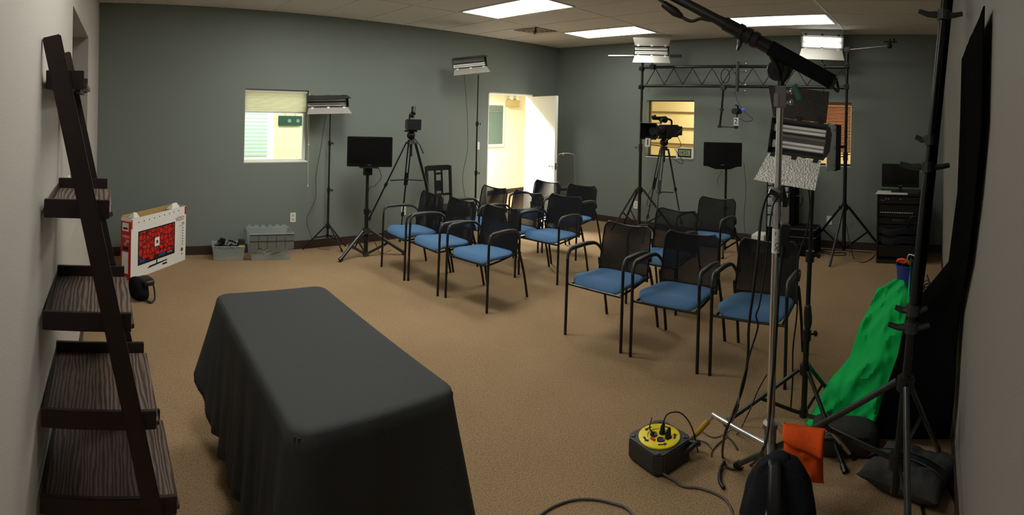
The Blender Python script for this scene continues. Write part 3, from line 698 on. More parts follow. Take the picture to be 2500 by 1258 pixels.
# camera tripods
def cam_tripod(label, c, top, feet, m=M_pole, spread=None):
    t = thing('camera_tripod', label, 'tripod', (c[0], c[1], 0)); tp = V(top)
    MB().cyl(tp-V((0, 0, .05)), tp, .055, .04, 18).build('bowl', M_blackp, t, smooth=True)
    MB().cyl(tp-V((0, 0, .2)), tp-V((0, 0, .05)), .018, None, 12).build('bowl_clamp', M_blackp, t, smooth=True)
    MB().ball(tp+V((0, 0, .05)), .055, 14, 10, (1, 1, .9)).build('fluid_head', M_blackp, t, smooth=True)
    MB().at(frame(tp+V((0, 0, .105)), .8)).cb((0, 0, 0), (.09, .16, .02)).build('camera_plate', M_blackp, t, bevel=.003)
    for i, f in enumerate(feet):
        f = V((f[0], f[1], 0)); dr = (f-V((tp.x, tp.y, 0))).normalized(); s = tp+dr*.055-V((0, 0, .03)); e = f+V((0, 0, .02)); k = s.lerp(e, .42); k2 = s.lerp(e, .72); sd = V((-dr.y, dr.x, 0))*.018
        lg = MB(); lg.cyl(s+sd, k+sd, .009); lg.cyl(s-sd, k-sd, .009); lg.cyl(s.lerp(e, .3), k2, .010); lg.cyl(k2, e, .008)
        lo = lg.build('leg', m, t, smooth=True)
        cl_ = MB()
        for q in (s.lerp(e, .4), k2): cl_.cyl(q-(e-s).normalized()*.022, q+(e-s).normalized()*.022, .02, None, 10)
        cl_.build('leg_clamps', M_blackp, lo); MB().ball(e, .02, 10, 6, (1, 1, .9)).build('rubber_foot', M_blackp, lo)
    if spread:
        b = MB(); cz = V((sum(f[0] for f in feet)/3*.5+tp.x*.5, sum(f[1] for f in feet)/3*.5+tp.y*.5, spread))
        for f in feet:
            f = V((f[0], f[1], 0)); e = tp.lerp(f, (tp.z-spread)/tp.z); b.bar(cz, e, .008, .012)
        b.build('spreader', M_blackp, t)
    return t
tp = P(1004, 338, 6.4); t = cam_tripod('tall black camera tripod between the television stand and the wall chair', (tp.x, tp.y), (tp.x, tp.y, 1.36), [(3.02, 5.72), (4.02, 5.28), (3.72, 5.80)], spread=.86)
MB().tube([(tp.x+.02, tp.y-.03, 1.38), (tp.x+.06, tp.y-.10, 1.30), (tp.x+.10, tp.y-.12, 1.20)], .008, 8).build('pan_handle', M_blackp, t, smooth=True)
# camcorder
cm = thing('video_camera', 'small black video camera on the tripod beside the wall chair', 'video camera', (tp.x, tp.y, 1.475)); T = frame((tp.x, tp.y, 1.475), face_to(tp, (-.5, 0))+.25)
MB().at(T).box((-.055, -.09, 0), (.06, .15, .13)).build('body', M_blackp, cm, bevel=.012)
MB().at(T @ frame((-.01, -.09, .075), 0, PI/2)).lathe([(.045, 0), (.045, .05), (.06, .055), (.062, .11), (.05, .11), (.045, .07)], 20).build('lens_hood', M_blackp, cm, smooth=True)
MB().at(T).box((-.09, -.245, .01), (.07, -.16, .135)).build('matte_box', M_black, cm, bevel=.006)
MB().at(T).tube([(0, .13, .13), (0, .12, .185), (0, .03, .20), (0, -.10, .195), (0, -.12, .15)], .012, 10, smooth=4).build('top_handle', M_blackp, cm, smooth=True)
MB().at(T).tube([(.0, -.17, .20), (0, -.02, .215)], .016, 10).build('microphone', M_blackc, cm, smooth=True)
MB().at(T).tube([(.03, .12, .16), (.05, .17, .21), (.06, .20, .28)], [.02, .024, .03], 12).build('viewfinder', M_blackp, cm, smooth=True)
MB().at(T).cb((.065, .04, .07), (.02, .09, .08)).build('hand_strap', M_blackc, cm, bevel=.006)

tp2 = P(1621, 352, 6.75); t = cam_tripod('heavy grey and black camera tripod carrying the camera marked 1', (tp2.x, tp2.y), (tp2.x, tp2.y, 1.33), [(tp2.x+.22, tp2.y+.42), (tp2.x+.10, tp2.y-.30), (tp2.x-.40, tp2.y-.10)], m=M_poleg, spread=.75)
MB().tube([(tp2.x, tp2.y, 1.38), (tp2.x+.10, tp2.y-.14, 1.50), (tp2.x+.12, tp2.y-.2, 1.55)], .008, 8).build('pan_handle', M_blackp, t, smooth=True)
cable('remote_cord', [(tp2.x+.1, tp2.y-.1, 1.3), (tp2.x+.14, tp2.y-.2, 1.15), (tp2.x+.05, tp2.y-.22, 1.12), (tp2.x, tp2.y-.1, 1.2)], '', parent=t)
cable('hanging_cord', [(tp2.x-.05, tp2.y+.1, .82), (tp2.x-.12, tp2.y+.14, .72), (tp2.x-.08, tp2.y+.12, .62), (tp2.x-.16, tp2.y+.12, .68), (tp2.x-.14, tp2.y+.14, .58), (tp2.x-.03, tp2.y+.08, .6)], '', parent=t)
cm = thing('studio_camera', 'large black studio camera with matte box and number 1 card', 'video camera', (tp2.x, tp2.y, 1.445)); T = frame((tp2.x, tp2.y, 1.445), face_to(tp2)-.62)
MB().at(T).box((-.06, -.06, .0), (.07, .24, .16)).build('body', M_blackp, cm, bevel=.012)
MB().at(T).box((-.055, .24, .02), (.06, .33, .14)).build('battery', M_black, cm, bevel=.006)
MB().at(T @ frame((0, -.06, .08), 0, PI/2)).lathe([(.05, 0), (.05, .04), (.043, .045), (.045, .16), (.055, .17), (.055, .19)], 22).build('lens', M_blackp, cm, smooth=True)
b = MB().at(T); a0, a1, y0, y1 = (.06, .05), (.12, .10), -.20, -.34
o_ = [(-a0[0],y0,.08-a0[1]),(a0[0],y0,.08-a0[1]),(a0[0],y0,.08+a0[1]),(-a0[0],y0,.08+a0[1]),(-a1[0],y1,.08-a1[1]),(a1[0],y1,.08-a1[1]),(a1[0],y1,.08+a1[1]),(-a1[0],y1,.08+a1[1])]
b.add(o_, [(i,(i+1)%4,4+(i+1)%4,4+i) for i in range(4)]+[(3,2,1,0)]); b.build('matte_box', M_black, cm, thick=.004)
MB().at(T).box((-.12, -.36, .178), (.12, -.24, .186)).build('matte_box_flag', M_steel, cm)
MB().at(T).tube([(0, .16, .16), (0, .15, .215), (0, .05, .235), (0, -.06, .23), (0, -.08, .17)], .013, 10, smooth=4).build('top_handle', M_blackp, cm, smooth=True)
MB().at(T).tube([(-.075, -.14, .24), (-.075, .04, .24)], .022, 12).build('microphone', M_blackc, cm, smooth=True)
MB().at(T).tube([(-.075, .02, .23), (-.075, .12, .225)], [.035, .045], 14).build('viewfinder', M_blackp, cm, smooth=True)
MB().at(T).tube([(-.07, -.18, .26), (-.02, -.16, .275)], .014, 10).build('tally_light', M_blackp, cm, smooth=True)
cable('monitor_cord', [T @ V((.0, .28, .03)), T @ V((.06, .30, -.12)), T @ V((0, .1, -.13)), T @ V((-.08, -.18, -.09))], '', parent=cm, r=.004)
n1 = P(1581, 348, 6.45); c1 = MB().at(frame(n1, face_to(n1), 0, .08)).cb((0, 0, 0), (.062, .004, .105)).build('number_card', M_card, cm)
text('1', .10, frame(n1, face_to(n1)) @ Matrix.Translation((-.024, -.003, 0)) @ Matrix.Rotation(PI/2, 4, 'X'), M_ink, cm, 'number_one')

# ------------------------------------------------------------------ truss across the east wall
XT = 6.6; yl, yr = 4.055, 1.10; zt0, zb0 = 2.42, 2.15; zt1, zb1 = 2.375, 2.116
t = thing('lighting_truss', 'black zigzag lighting truss on two tripod posts in front of the short wall', 'lighting truss', (XT, (yl+yr)/2, 0))
def chord(z0, z1): return MB().tube([(XT, yl+.03, z0), (XT, yr-.03, z1)], .021, 14)
chord(zt0, zt1).build('top_tube', M_pole, t, smooth=True); chord(zb0, zb1).build('bottom_tube', M_pole, t, smooth=True)
N = 20; bm_ = [V((XT, yl+(yr-yl)*(i+.5)/(N+.0), (zt0+(zt1-zt0)*i/N-.02) if i % 2 else (zb0+(zb1-zb0)*i/N+.02))) for i in range(N)]
for a, c in zip(bm_, bm_[1:]): MB().cyl(a, c, .0065, None, 8).build('lattice_bar', M_pole, t, smooth=True)
def post(y, feet, hub, top, ms):
    b = MB(); b.cyl((XT, y, .08), (XT, y, 1.25), .024); b.cyl((XT, y, 1.25), (XT, y, top), .019); p = b.build('post', M_pole, t, smooth=True)
    for z in (1.25, .62): 
        q = MB().cyl((XT, y, z-.05), (XT, y, z+.05), .031); q.cyl((XT, y, z), (XT-.03, y+.06, z), .006); q.cyl((XT-.03, y+.055, z), (XT-.033, y+.068, z), .02, None, 8); q.build('clamp_collar', M_blackp, p)
    MB().cyl((XT, y, hub-.04), (XT, y, hub+.03), .045, None, 14).build('hub', M_blackp, t, bevel=.004)
    for i, f in enumerate(feet):
        f = V((f[0], f[1], .018)); d = V((f.x-XT, f.y-y, 0)).normalized(); s = V((XT, y, hub))+d*.05
        l = MB().cyl(s, f, .016).build('leg', ms[i], t, smooth=True); MB().cyl(f, f+(f-s).normalized()*.02-V((0,0,.0)), .02).build('rubber_foot', M_blackp, l) if False else None
        MB().bar(V((XT, y, .1))+d*.02, s.lerp(f, .55), .006, .022).build('brace', M_pole, t)
    for z in (2.40, 2.13): 
        q = MB().cb((XT-.02, y, z), (.07, .06, .06)); q.cyl((XT-.08, y, z), (XT, y, z), .008); q.build('tube_clamp', M_blackp, t, bevel=.004)
post(yl, [(6.90, 4.52), (6.42, 4.42), (6.75, 3.50)], .64, 2.56, [M_pole, M_poleg, M_pole])
post(yr, [(6.05, 1.17), (6.88, 1.62), (6.88, .62)], .62, 2.58, [M_poleg, M_pole, M_pole])
# hooks, centre post and clamps
hk = MB()
for y in (3.93, 3.56): hk.tube([(XT, y, 2.135), (XT, y, 2.07), (XT, y+.01, 2.05), (XT, y+.025, 2.06), (XT, y+.022, 2.08)], .004, 6)
hk.build('cable_hooks', M_steel, t)
yc = EW(1803, 190, XT).y
q = MB(); q.cyl((XT-.04, yc, 2.06), (XT-.04, yc, 2.46), .024); q.build('centre_spigot', M_poleg, t, smooth=True)
q = MB()
for z in (2.43, 2.33, 2.15, 2.07): q.cyl((XT-.04, yc-.11, z), (XT-.04, yc+.08, z), .008); q.ball((XT-.04, yc-.12, z), .015, 8, 6)
q.build('wing_bolts', M_steel, t)
cable('coiled_cord', [(XT-.05+.0*k, EW(1774, 190, XT).y+.062*math.cos(k*.7)+.004*math.sin(k), 2.27+.095*math.sin(k*.7)) for k in range(46)], '', parent=t, r=.0045, k=3, m=M_cable)
# arm reaching right from the right post
a, bq = EW(2080, 122, XT), EW(2172, 112, XT-.15)
MB().cyl((XT, yr, a.z), bq, .010, None, 10).build('extension_arm', M_steel, t, smooth=True)
q = MB(); q.cb((XT, yr, a.z), (.06, .08, .07)); q.build('arm_clamp', M_blackp, t, bevel=.01)
q = MB(); q.ball(bq, .035, 10, 8); q.cyl(bq, bq+V((0, .0, .09)), .012); q.cyl(bq+V((0, -.09, .05)), bq+V((0, .07, .05)), .009); q.cyl(bq+V((0, -.05, .03)), bq+V((0, -.05, .09)), .012); q.build('pivot_clamp', M_blackp, t)
q = MB(); q.tube([(XT-.02, 1.42, 2.33), (XT-.05, 1.36, 2.27), (XT-.04, 1.34, 2.16), (XT-.08, 1.43, 2.02)], .006, 8, smooth=4); q.build('hanging_plug_cord', M_cable, t)
# lamps on the truss
hp = P(1591, 124, 7.45); l = thing('studio_light', 'open faced tube light clamped above the left end of the truss', 'studio light', hp, 0, None)
head(l, hp, face_to(hp), .08, 0, w=.50, h=.13, d=.11, top=1.15, bot=-1.0, L=.12, n=2)
b0, b1 = P(1482, 135, 7.3), P(1664, 135, 7.55)
MB().cyl(b0+V((.1, .05, 0)), b0.lerp(b1, .6)+V((.1, .05, 0)), .018).build('counter_bar', M_alu, l, smooth=True); MB().bar(b0.lerp(b1, .84)+V((.1, .05, 0)), b1+V((.1, .05, 0)), .03, .045).build('bar_grip', M_blackp, l)
q = MB(); q.cyl((XT, EW(1594, 160, XT).y, 2.42), hp+V((.1, .08, -.02)), .011); q.cb((XT, EW(1594, 160, XT).y, 2.42), (.07, .07, .07)); q.build('mounting_stud', M_blackp, l)
hp = P(2007, 103, 6.75); l = thing('studio_light', 'white tube light above the right end of the truss, glowing for reflected ceiling light', 'studio light', hp)
head(l, hp, face_to(hp), .12, .02, w=.55, h=.17, d=.11, top=1.3, bot=-1.25, L=.14, n=2, lit=True, mt=mat('pale grey barn door', (150, 150, 150), .5))  # tubes glow to imitate the panel above reflecting in this lamp
q = MB(); q.cyl((XT, 1.42, 2.38), hp+V((.09, .02, -.02)), .011); q.cb((XT, 1.42, 2.38), (.07, .07, .07)); q.build('mounting_stud', M_blackp, l)
hp = P(2030, 360, 6.42); l = thing('studio_light', 'upright tube light with greenish tubes and a grey side flap on the right truss post', 'studio light', hp)
head(l, hp, face_to(hp, (3.5, 3.4)), 0, PI/2, w=.56, h=.16, d=.10, top=-1.25, bot=1.7, L=.12, n=2, mtube=mat('greenish tube glass', (150, 190, 150), .3), mt=mat('flat grey flap', (88, 94, 90), .5))
MB().bar(hp+V((.02, 0, 0)), (XT, yr, hp.z), .03, .03).build('mounting_stud', M_blackp, l)
# hanging camera 2 on its articulated arm
ya = EW(1766, 220, XT).y; t = thing('hanging_camera', 'small remote camera on a jointed arm under the truss, numbered 2', 'video camera', (XT, ya, 2.12))
p0 = V((XT, ya, 2.10)); p1 = EW(1762, 268, XT); p2 = EW(1757, 309, XT); p3 = EW(1797, 311, XT-.05); p4 = EW(1800, 272, XT-.05)
q = MB(); q.cb(p0+V((0, 0, .02)), (.06, .07, .07)); q.build('arm_clamp', M_blackp, t, bevel=.006)
for a, c in ((p0, p1), (p1, p2), (p2, p3)):
    d = V((.016, 0, 0)); s = MB(); s.cyl(a+d, c+d, .008); s.cyl(a-d, c-d, .008); s.build('arm_link', M_pole, t, smooth=True)
q = MB()
for a in (p1, p2, p3): q.cyl(a-V((.03, 0, 0)), a+V((.03, 0, 0)), .02, None, 12)
q.build('arm_joints', M_blackp, t)
MB().cyl(p3, p4, .009).build('camera_spigot', M_blackp, t); F = frame(p4, face_to(p4)-.5)
MB().at(F).cb((0, .02, 0), (.07, .11, .075)).build('camera_body', M_blackp, t, bevel=.01); MB().at(F @ frame((0, -.035, 0), 0, PI/2)).lathe([(.03, 0), (.03, .03), (.04, .035), (.04, .05)], 18).build('camera_lens', M_blackp, t, smooth=True)
MB().at(F).tube([(0, .02, .04), (.0, .01, .075), (-.03, .0, .085)], .014, 8).build('cable_joint', M_blackp, t)
MB().cb(EW(1813, 267, XT-.05), (.02, .035, .02)).build('blue_plug', mat('blue glowing connector', (40, 60, 255), .4, emit=2.0), t)
cable('camera_cord', [(XT-.02, EW(1790, 215, XT).y, 2.13), EW(1800, 245, XT-.03), EW(1812, 266, XT-.05), EW(1826, 280, XT-.05), EW(1838, 292, XT-.04), EW(1822, 297, XT-.04), EW(1806, 290, XT-.05)], '', parent=t, r=.004)
n2 = EW(1797, 297, XT-.12); MB().at(frame(n2, face_to(n2))).cb((0, 0, 0), (.062, .004, .105)).build('number_card', M_card, t)
text('2', .10, frame(n2, face_to(n2)) @ Matrix.Translation((-.028, -.003, 0)) @ Matrix.Rotation(PI/2, 4, 'X'), M_ink, t, 'number_two')
# wall clock on the sill
ck = EW(1671, 372, XE-.03); t = thing('digital_clock', 'white framed digital clock reading 14:21 on the sill of the cream lit window', 'clock', (ck.x, ck.y, E2[2])); T = frame((XE-.01, ck.y, E2[2]+.08), -PI/2)
MB().at(T).cb((0, 0, 0), (.29, .03, .16)).build('case', M_card, t, bevel=.004); MB().at(T).cb((0, -.016, 0), (.22, .003, .125)).build('black_surround', M_ink, t); MB().at(T).cb((0, -.018, .004), (.19, .003, .085)).build('display', mat('grey green display', (150, 164, 128), .4), t)
text('14:21', .082, T @ Matrix.Translation((-.088, -.0205, .002)) @ Matrix.Rotation(PI/2, 4, 'X'), M_ink, t, 'digits', squash=.84); text('52', .03, T @ Matrix.Translation((.062, -.0205, -.02)) @ Matrix.Rotation(PI/2, 4, 'X'), M_ink, t, 'small_digits') if False else None
# ------------------------------------------------------------------ printed television box
def box_open(b, T, w, d, h, e=.005):
    b.at(T); b.box((0, 0, 0), (w, e, h)).box((0, d-e, 0), (w, d, h)).box((0, e, 0), (e, d-e, h)).box((w-e, e, 0), (w, d-e, h)).box((e, e, 0), (w-e, d-e, e)); return b
A0, A1 = V((.319, 5.119, 0)), V((.969, 5.803, 0)); ux = (A1-A0).normalized(); wB = (A1-A0).length; hB = .60; dB = .13
T = Matrix.Translation(A0) @ Matrix.Rotation(math.atan2(ux.y, ux.x), 4, 'Z')                 # local x along the front, -y towards the room
t = thing('television_box', 'white and red printed television carton standing open on the floor', 'cardboard box', A0.lerp(A1, .5))
box_open(MB(), T, wB, dB, hB).build('carton', M_card, t)
MB().at(T).box((-.0012, -.001, 0), (.0008, dB, hB-.03)).build('red_side_panel', M_red, t); MB().at(T).box((.006, .006, .3), (wB-.006, .008, hB+.001)).box((.006, dB-.008, .3), (wB-.006, dB-.0055, hB+.02)).build('cardboard_lining', M_tan, t)
def onf(x, z, dy=-.001): return T @ Matrix.Translation((x, dy, z)) @ Matrix.Rotation(PI/2, 4, 'X')
def flat(x0, x1, z0, z1, name, m, dy=-.0012, par=None): return MB().at(T).box((x0, dy, z0), (x1, dy+.0008, z1)).build(name, m, par or t)
sx = lambda px: (px-318)/134*wB                                  # position along the front
mr = mat('red honeycomb print', (210, 26, 22), .45); N_, L_, b_ = nodes(mr); tc = N_.new('ShaderNodeTexCoord'); v_ = N_.new('ShaderNodeTexVoronoi'); v_.feature = 'DISTANCE_TO_EDGE'; v_.inputs['Scale'].default_value = 19; v_.inputs['Randomness'].default_value = .8
r_ = N_.new('ShaderNodeValToRGB'); r_.color_ramp.elements[0].position = .02; r_.color_ramp.elements[0].color = lin((26, 4, 6))+(1,); r_.color_ramp.elements[1].position = .16; r_.color_ramp.elements[1].color = lin((215, 26, 20))+(1,)
L_.new(tc.outputs['Object'], v_.inputs['Vector']); L_.new(v_.outputs[0], r_.inputs[0]); L_.new(r_.outputs[0], b_.inputs['Base Color'])
pz = .14
pic = flat(.11, .735, pz-.02, pz+.32, 'printed_television', M_bezel)
flat(.125, .72, pz+.035, pz+.308, 'red_picture', mr, -.0016, pic); flat(.125, .72, pz+.0, pz+.035, 'icon_bar', M_ink, -.0017, pic)
flat(.14, .22, pz+.002, pz+.03, 'blue_icon', M_blue, -.0022, pic); flat(.30, .36, pz+.002, pz+.035, 'red_icon', M_red, -.0022, pic); flat(.45, .56, pz+.004, pz+.032, 'blue_icon', M_blue, -.0022, pic)
text('YouTube', .024, onf(.60, pz+.018, -.0022), M_card, pic, 'icon_lettering')
flat(.38, .46, pz+.12, pz+.21, 'white_sticker', M_card, -.0026); flat(.405, .435, pz+.15, pz+.18, 'sticker_emblem', M_poleg, -.003)
q = MB().at(T); q.add([(.26, -.0016, .06), (.60, -.0016, .075), (.60, -.0016, .088), (.30, -.0016, .082)], [(0, 1, 2, 3)]).build('printed_stand', M_ink, t); MB().at(T).add([(.41, -.0016, .08), (.43, -.0016, .08), (.43, -.0016, pz-.02), (.41, -.0016, pz-.02)], [(0, 1, 2, 3)]).build('printed_neck', M_ink, t); flat(.52, .60, .04, .058, 'printed_remote', M_ink)
text('VIZIO', .062, onf(.745, .475), mat('dark red print', (110, 18, 22), .5), t, 'brand_lettering', squash=1.0)
text('39', .055, onf(.855, .41), M_poleg, t, 'size_lettering'); text('EM', .02, onf(.82, .395), M_poleg, t, 'size_lettering')
q = MB().at(T)
for k in range(7): q.box((.878, -.0012, .36-.03*k), (.892, -.0004, .374-.03*k))
q.build('feature_icons', M_ink, t); q = MB().at(T)
for k in range(7): q.box((.83, -.0012, .352-.03*k), (.87, -.0004, .355-.03*k))
q.build('feature_text', M_alu, t); q = MB().at(T)
for k in range(9): q.box((.11+.085*k, -.0012, .545+.002*k), (.122+.085*k, -.0004, .557+.002*k))
q.build('top_edge_icons', M_ink, t)
MB().at(T @ frame((.872, -.0006, .13), 0, PI/2)).lathe([(.022, 0), (.022, .0008)], 18).build('award_seal', mat('gold brown seal', (96, 76, 40), .5), t); flat(.862, .885, .078, .088, 'small_print', M_ink)
def ons(y, z): return T @ Matrix.Translation((-.0014, y, z)) @ Matrix.Rotation(-PI/2, 4, 'Z') @ Matrix.Rotation(PI/2, 4, 'X')
text('VIZIO', .036, ons(dB-.02, .42), M_card, t, 'side_lettering'); text('39', .045, ons(dB-.06, .375), M_card, t, 'side_lettering')
sp = lambda y0, y1, z0, z1, n, m: MB().at(T).box((-.0024, y0, z0), (-.0012, y1, z1)).build(n, m, t)
sp(.03, .11, .475, .555, 'shipping_label', M_card); sp(.04, .10, .49, .51, 'label_bars', M_poleg); sp(.03, .11, .06, .27, 'data_label', M_card); sp(.03, .10, .288, .325, 'hand_hole', M_ink); sp(.055, .085, .33, .36, 'side_sticker', M_alu)
q = MB().at(T)
for i, (x, w_) in enumerate(((.06, .1), (.70, .16))): q.add([(x, .02, hB-.01), (x+w_, .02, hB-.01), (x+w_*.8, .05, hB+.035+.01*i), (x+w_*.3, .045, hB+.05), (x, .10, hB-.01), (x+w_, .10, hB-.01)], [(0,1,2,3), (3,2,5,4), (0,3,4), (1,5,2)])
q.build('torn_foam_wrap', M_card, t, thick=.002)
MB().at(T).box((wB-.03, -.0012, hB-.09), (wB+.001, -.0003, hB-.005)).build('red_tape', M_red, t); MB().at(T).box((-.0015, -.0013, hB-.10), (.02, -.0003, hB-.01)).build('red_tape', M_red, t)

# ------------------------------------------------------------------ plastic bins
def tapered(b, T, w, d, h, k=.88, e=.004):
    b.at(T); o = lambda s, z, q=0: [(-w/2*s+q, -d/2*s+q, z), (w/2*s-q, -d/2*s+q, z), (w/2*s-q, d/2*s-q, z), (-w/2*s+q, d/2*s-q, z)]
    b.add(o(k, 0)+o(1, h)+o(1, h, e)+o(k, e, e), [(3,2,1,0)]+[(i,(i+1)%4,4+(i+1)%4,4+i) for i in range(4)]+[(4+i,4+(i+1)%4,8+(i+1)%4,8+i) for i in range(4)]+[(8+i,8+(i+1)%4,12+(i+1)%4,12+i) for i in range(4)]+[(12,13,14,15)])
    return b
c = V((1.455, 5.80, 0)); t = thing('plastic_bin', 'small clear plastic bin heaped with black camera gear', 'storage bin', c); F = frame(c, -.17)
tapered(MB(), F, .37, .24, .16).build('tub', M_bin, t, bevel=.008)
MB().at(F).tube([(-.185, -.12, .16), (.185, -.12, .16), (.185, .12, .16), (-.185, .12, .16)], .006, 8, closed=True).build('rim', M_bin, t)
def junk(F, n, w, d, z0, z1, group, labs, seed):
    rnd = random.Random(seed)
    for i in range(n):
        p = F @ V((rnd.uniform(-w, w), rnd.uniform(-d, d), 0)); z = rnd.uniform(z0, z1); k = i % 3; q = MB().at(frame((p.x, p.y, z), rnd.uniform(0, 3), rnd.uniform(-.3, .3)))
        if k == 0: q.cb((0, 0, 0), (.09, .05, .04)); nm, m, ct = 'power_adapter', M_blackp, 'adapter'
        elif k == 1: q.tube([(-.05, 0, 0), (-.02, .02, .02), (.03, -.01, .025), (.06, .01, -.01)], .011, 8, smooth=3); nm, m, ct = 'gooseneck_clip', M_black, 'clip'
        else: q.lathe([(.028, -.02), (.03, 0), (.022, .03), (.008, .032)], 14); nm, m, ct = 'lens_cap', M_blackp, 'camera part'
        tag(q.build(nm, m, bevel=.003, origin=(p.x, p.y, z)), labs[k], ct, group[k])
junk(F, 12, .13, .07, .075, .165, ['black adapters in the small bin', 'black clips in the small bin', 'black round parts in the small bin'], ['black adapter in the heap of gear in the small clear bin', 'black bent clip in the heap of gear in the small clear bin', 'black round camera part in the heap in the small clear bin'], 3)
q = MB().at(frame((1.385, 5.79, .185), .4, 0, .3)).cb((0, 0, 0), (.05, .06, .09)); q.build and tag(q.build('clip_on_lamp', M_blackp, bevel=.008, origin=(1.385, 5.79, .14)), 'black clip-on lamp sticking up from the small clear bin', 'lamp')
o = MB().at(frame((1.60, 5.755, .175), -.1, .15)).cb((0, 0, 0), (.075, .05, .09)).build('battery_charger', M_poleg, bevel=.008, origin=(1.60, 5.755, .13)); tag(o, 'grey charger with yellow stripe lying atop the small clear bin', 'charger')
WM[o.name] = Matrix.Translation((1.60, 5.755, .13)); MB().at(frame((1.60, 5.755, .175), -.1, .15)).cb((0, -.0255, -.025), (.06, .002, .022)).build('yellow_stripe', M_yellow, o)
c = V((1.93, 5.76, 0)); t = thing('plastic_bin', 'large clear crate with grey hinged lid folded over its front', 'storage bin', c); F = frame(c, -.15)
tapered(MB(), F, .50, .34, .30).build('tub', M_bin, t, bevel=.008)
MB().at(F).tube([(-.255, -.175, .30), (.255, -.175, .30), (.255, .175, .30), (-.255, .175, .30)], .008, 8, closed=True).build('rim', M_bin, t)
q = MB().at(F); q.add([(-.25, -.185, .30), (.25, -.185, .30), (.25, -.182, .13), (.20, -.182, .13), (.14, -.182, .10), (.02, -.182, .10), (-.05, -.182, .145), (-.15, -.182, .145), (-.19, -.182, .10), (-.25, -.182, .10)], [tuple(range(10))]); q.build('lid_flap', M_bingrey, t, thick=.004)
q = MB().at(F)
for z in (.29, .22): q.box((-.25, -.190, z), (.25, -.186, z+.006))
for x in (-.15, -.05, .05, .15): q.box((x, -.189, .15), (x+.004, -.186, .29))
q.build('lid_ribs', M_poleg, t); q = MB().at(F)
for k in range(6): q.box((-.23+.082*k, .165, .30), (-.185+.082*k, .185, .325))
q.build('lid_teeth', M_bin, t)
for k in range(5):
    rnd = random.Random(20+k); pts = []
    for j in range(12): a = j*1.1+k; pts.append(F @ V((-.12+.06*k+.07*math.cos(a), .02+.07*math.sin(a), .02+.008*j+.004*k)))
    cable('coiled_cable', pts, 'loosely coiled cable lying in the large clear crate', 'cable', [M_cable, M_cableg, M_card, M_cable, M_brass][k], .005, None, 'coiled cables in the large crate', 4)
# black bag on the floor behind the shelf
c = G(338, 730); t = thing('camera_bag', 'small black bag with a loose strap on the floor beside the ladder shelf', 'bag', c)
def blob(b, sx, sy, sz, e=.6, nz=.02, f=9., seed=0., nu=30, nv=16):
    def fn(u, v):
        a = u*2*PI; ph = (v-.5)*PI; cx = math.copysign(abs(math.cos(a))**e, math.cos(a)); cy = math.copysign(abs(math.sin(a))**e, math.sin(a)); cp = abs(math.cos(ph))**e; sp = math.copysign(abs(math.sin(ph))**(e*1.2), math.sin(ph))
        p = V((sx*cx*cp, sy*cy*cp, sz*sp)); n = noise.noise(V((p.x*f+seed, p.y*f, p.z*f)))*nz
        return p*(1+n/max(sx, sy, sz))
    return b.grid(fn, nu, nv)
blob(MB().at(frame(c+V((0, 0, .095)), .4)), .07, .10, .09, .55, .02).build('body', M_blackc, t, smooth=True)
blob(MB().at(frame(c+V((.06, .0, .16)), .4)), .06, .09, .03, .5, .01).build('top_flap', M_black, t, smooth=True)
MB().tube([c+V((.07, .05, .16)), c+V((.13, .02, .12)), c+V((.14, -.06, .03)), c+V((.10, -.12, .012)), c+V((.05, -.07, .02))], .009, 8, smooth=5).build('strap', M_black, t)

# ------------------------------------------------------------------ black wooden chair, step ladder
c = P(1093, 560, 6.9); c.z = 0; F = frame(c, face_to(c, (2.3, -1.8))+.25); t = thing('wooden_chair', 'black wooden chair with slotted back standing against the long wall', 'chair', c)
for sx in (-1, 1):
    MB().at(F).bar((sx*.19, .17, 0), (sx*.19, .19, .45), .035, .035).build('leg', M_black, t); MB().at(F).bar((sx*.19, .19, .45), (sx*.195, .24, .98), .032, .03).build('back_post', M_black, t); MB().at(F).bar((sx*.19, -.19, 0), (sx*.19, -.19, .44), .035, .035).build('leg', M_black, t)
MB().at(F).box((-.215, -.22, .44), (.215, .21, .475)).build('seat', mat('black vinyl pad', (28, 24, 24), .5), t, bevel=.015); MB().at(F).box((-.20, -.20, .38), (.20, .19, .44)).build('apron', M_black, t)
for z, h in ((.955, .07), (.60, .03)): MB().at(F).bar((-.18, .20+(z-.45)*.09, z), (.18, .20+(z-.45)*.09, z), .022, h).build('rail', M_black, t, bevel=.003)
for x in (-.055, .055): MB().at(F).bar((x, .208, .60), (x, .240, .93), .02, .02, (0, 1, 0)).build('splat_bar', M_black, t)
MB().at(F).bar((-.055, .218, .72), (.055, .218, .72), .012, .14).build('splat_panel', M_black, t); MB().at(F).bar((-.055, .237, .88), (.055, .237, .88), .012, .03).build('splat_bar', M_black, t)
c = P(1386, 470, 8.15); c.z = 0; F = frame(c, face_to(c)+.3); t = thing('step_ladder', 'small grey metal step ladder with a rounded rail behind the open door', 'step ladder', c)
q = MB().at(F).tube([(-.17, -.02, 0), (-.15, .10, .62), (-.14, .12, 1.0), (-.10, .13, 1.09), (.10, .13, 1.09), (.14, .12, 1.0), (.15, .10, .62), (.17, -.02, 0)], .012, 10, smooth=3); q.build('front_frame', M_alu, t, smooth=True)
for sx in (-1, 1): MB().at(F).tube([(sx*.155, .08, .62), (sx*.17, .38, 0)], .011, 8).build('rear_leg', M_alu, t)
for z, d in ((.28, .24), (.54, .22)): MB().at(F).box((-.15, .02, z), (.15, .02+d, z+.025)).build('tread', M_blackp, t, bevel=.004)
MB().at(F).bar((-.16, .085, .58), (.16, .085, .58), .03, .03).build('cross_bar', M_alu, t)
MB().at(F).box((-.06, .118, 1.075), (-.04, .142, 1.103)).build('yellow_tag', M_yellow, t)

